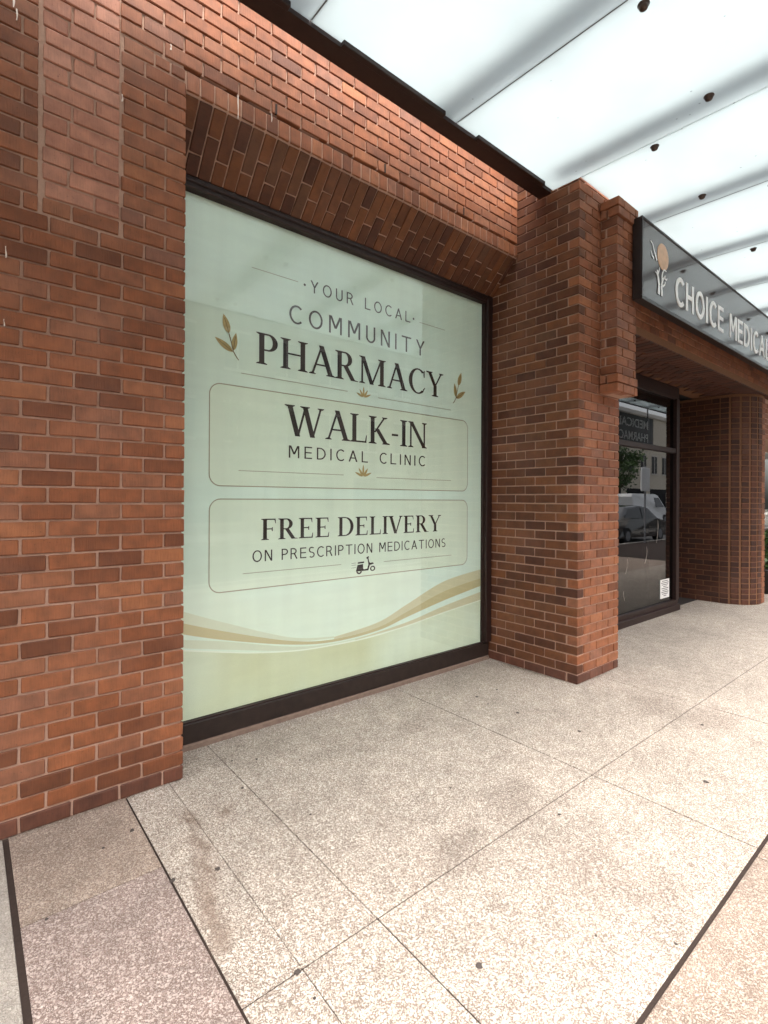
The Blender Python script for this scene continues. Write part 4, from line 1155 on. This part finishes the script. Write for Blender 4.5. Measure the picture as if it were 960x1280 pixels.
house(-4, 26, 10.6, M['stucco'], 'pale three storey building across the street', 2.4)
house(26, 62, 9.2, M['stucco3'], 'cream building across the street at the end reflected in the entrance glass', 2.3)

def make_tree(loc, seed, label):
    t = empty('street_tree', loc); tag(t, label, 'tree', 'street trees')
    rr = random.Random(seed); mb = MB()
    mb.tube([(0, 0, 0), (.03, .02, 1.2), (0, .05, 2.4), (.05, 0, 3.6)], [.16, .12, .10, .05], 9)
    for k in range(7):
        a = k*.9; h = 2.0 + .2*k
        mb.tube([(0, .03, h), (.7*math.cos(a), .7*math.sin(a), h + .7), (1.3*math.cos(a), 1.3*math.sin(a), h + 1.2)], [.06, .04, .015], 6)
    mb.build('trunk', M['bark'], t)
    mb = MB()
    for k in range(16):
        a = rr.uniform(0, 6.28); r_ = rr.uniform(.2, 1.5)
        leaves(mb, r_*math.cos(a), r_*math.sin(a), rr.uniform(2.6, 5.2), rr.uniform(.5, .9), rr.uniform(.5, .9), rr.uniform(.4, .7), 150, .20, rr)
    mb.build('crown', M['leaf'], t)
make_tree((36.2, -11.8, 0), 1, 'street tree on the far pavement, reflected in the entrance glass')
make_tree((9.0, -11.8, 0), 2, 'street tree on the far pavement opposite the square brick pier')
make_tree((18.5, -11.8, 0), 3, 'street tree on the far pavement opposite the entrance')

M['paint_dk'] = simple('dark_car_paint', (.012, .012, .014), .25, 0, .5, 0, 1, 0, .8)
M['paint_wh'] = simple('white_van_paint', (.75, .75, .74), .3, 0, .5, 0, 1, 0, .6)
M['tyre'] = simple('tyre_rubber', (.02, .02, .02), .9); M['lamp'] = simple('lamp_lens', (.7, .68, .62), .1)
def vehicle(name, loc, prof, glassp, wd, wheels, paint, label, cat, wr):
    v = empty(name, loc); tag(v, label, cat)
    def sec(poly, y0, y1, inset):
        n = len(poly); zt = max(p[1] for p in poly)
        mb = MB(); rows = []
        for yy, sc_ in ((y0, 1), (y0 + .08, 0), (y1 - .08, 0), (y1, 1)):
            rows.append([(x*(1 - .02*sc_), yy + (inset*max(0, z - .85)*(1 if yy < 0 else -1)), z - .02*sc_*(z > 1)) for x, z in poly])
        vs = [p for r_ in rows for p in r_]
        fs = [tuple(range(n)), tuple(reversed(range(3*n, 4*n)))]
        for r_ in range(3):
            for i in range(n): fs.append((r_*n+i, (r_+1)*n+i, (r_+1)*n+(i+1) % n, r_*n+(i+1) % n))
        return mb.add(vs, fs)
    sec(prof, -wd/2, wd/2, .28).build('body', paint, v)
    for side in (-1, 1):
        for gp in glassp:
            mb = MB(); pts = []
            for off in (0, .012):
                for x, z in gp: pts.append((x, side*(wd/2 + off - .006 - .28*max(0, z - .85)), z))
            n = len(gp); mb.add(pts, [tuple(range(n)), tuple(reversed(range(n, 2*n)))] + [(i, (i+1) % n, (i+1) % n + n, i + n) for i in range(n)])
            mb.build('side_window', M['dkglass'], v)
        for wx in wheels:
            w_ = MB().lathe([(wr*.6, -.1), (wr, -.09), (wr, .09), (wr*.6, .1)], (wx, side*(wd/2 - .1), wr), 24, 'Y').build('wheel', M['tyre'], v)
            MB().lathe([(wr*.58, -.105), (wr*.5, -.115), (.05, -.11)] if side < 0 else [(.05, .11), (wr*.5, .115), (wr*.58, .105)], (wx, side*(wd/2 - .1), wr), 18, 'Y').build('rim', M['steel'], w_)
    xm = max(p[0] for p in prof); xn = min(p[0] for p in prof)
    for side in (-1, 1):
        MB().cham((xm - .12, side*wd*.36 - .18, .58), (xm + .004, side*wd*.36 + .18, .74), .02).build('headlight', M['lamp'], v)
        MB().cham((xn - .004, side*wd*.38 - .14, .66), (xn + .1, side*wd*.38 + .14, .86), .02).build('tail_lamp', M['orange'], v)
    return v
carp = [(-2.2, .25), (2.15, .25), (2.25, .5), (2.15, .78), (1.2, .95), (.55, 1.38), (-.2, 1.46), (-1.2, 1.40), (-1.95, .98), (-2.25, .9), (-2.3, .5)]
carg = [[(1.0, .97), (.5, 1.32), (-.1, 1.38), (-.1, .97)], [(-.18, .97), (-.18, 1.38), (-1.1, 1.33), (-1.6, .99)]]
vehicle('parked_car', (20.3, -3.9, -.13), carp, carg, 1.8, (1.4, -1.4), M['paint_dk'], 'black car parked at the kerb, mirrored in the entrance glass', 'car', .32)
vanp = [(-2.6, .3), (2.5, .3), (2.6, .6), (2.5, 1.0), (1.9, 1.2), (1.3, 2.0), (.9, 2.1), (-2.55, 2.1), (-2.65, 1.9)]
vang = [[(1.75, 1.22), (1.25, 1.85), (.5, 1.85), (.5, 1.22)]]
vehicle('parked_van', (35.5, -9.9, -.13), vanp, vang, 2.0, (1.7, -1.7), M['paint_wh'], 'white van parked across the road, mirrored in the entrance glass', 'van', .35)
ps = empty('post_sign', (18.9, -2.4, 0)); tag(ps, 'white post sign at the kerb, mirrored in the entrance glass', 'sign')
MB().tube([(0, 0, -.01), (0, 0, 2.75)], .03, 10).build('post', M['steel'], ps)
MB().cham((-.32, -.02, 1.85), (.32, .035, 2.7), .01, ).build('sign_plate', M['white'], ps)
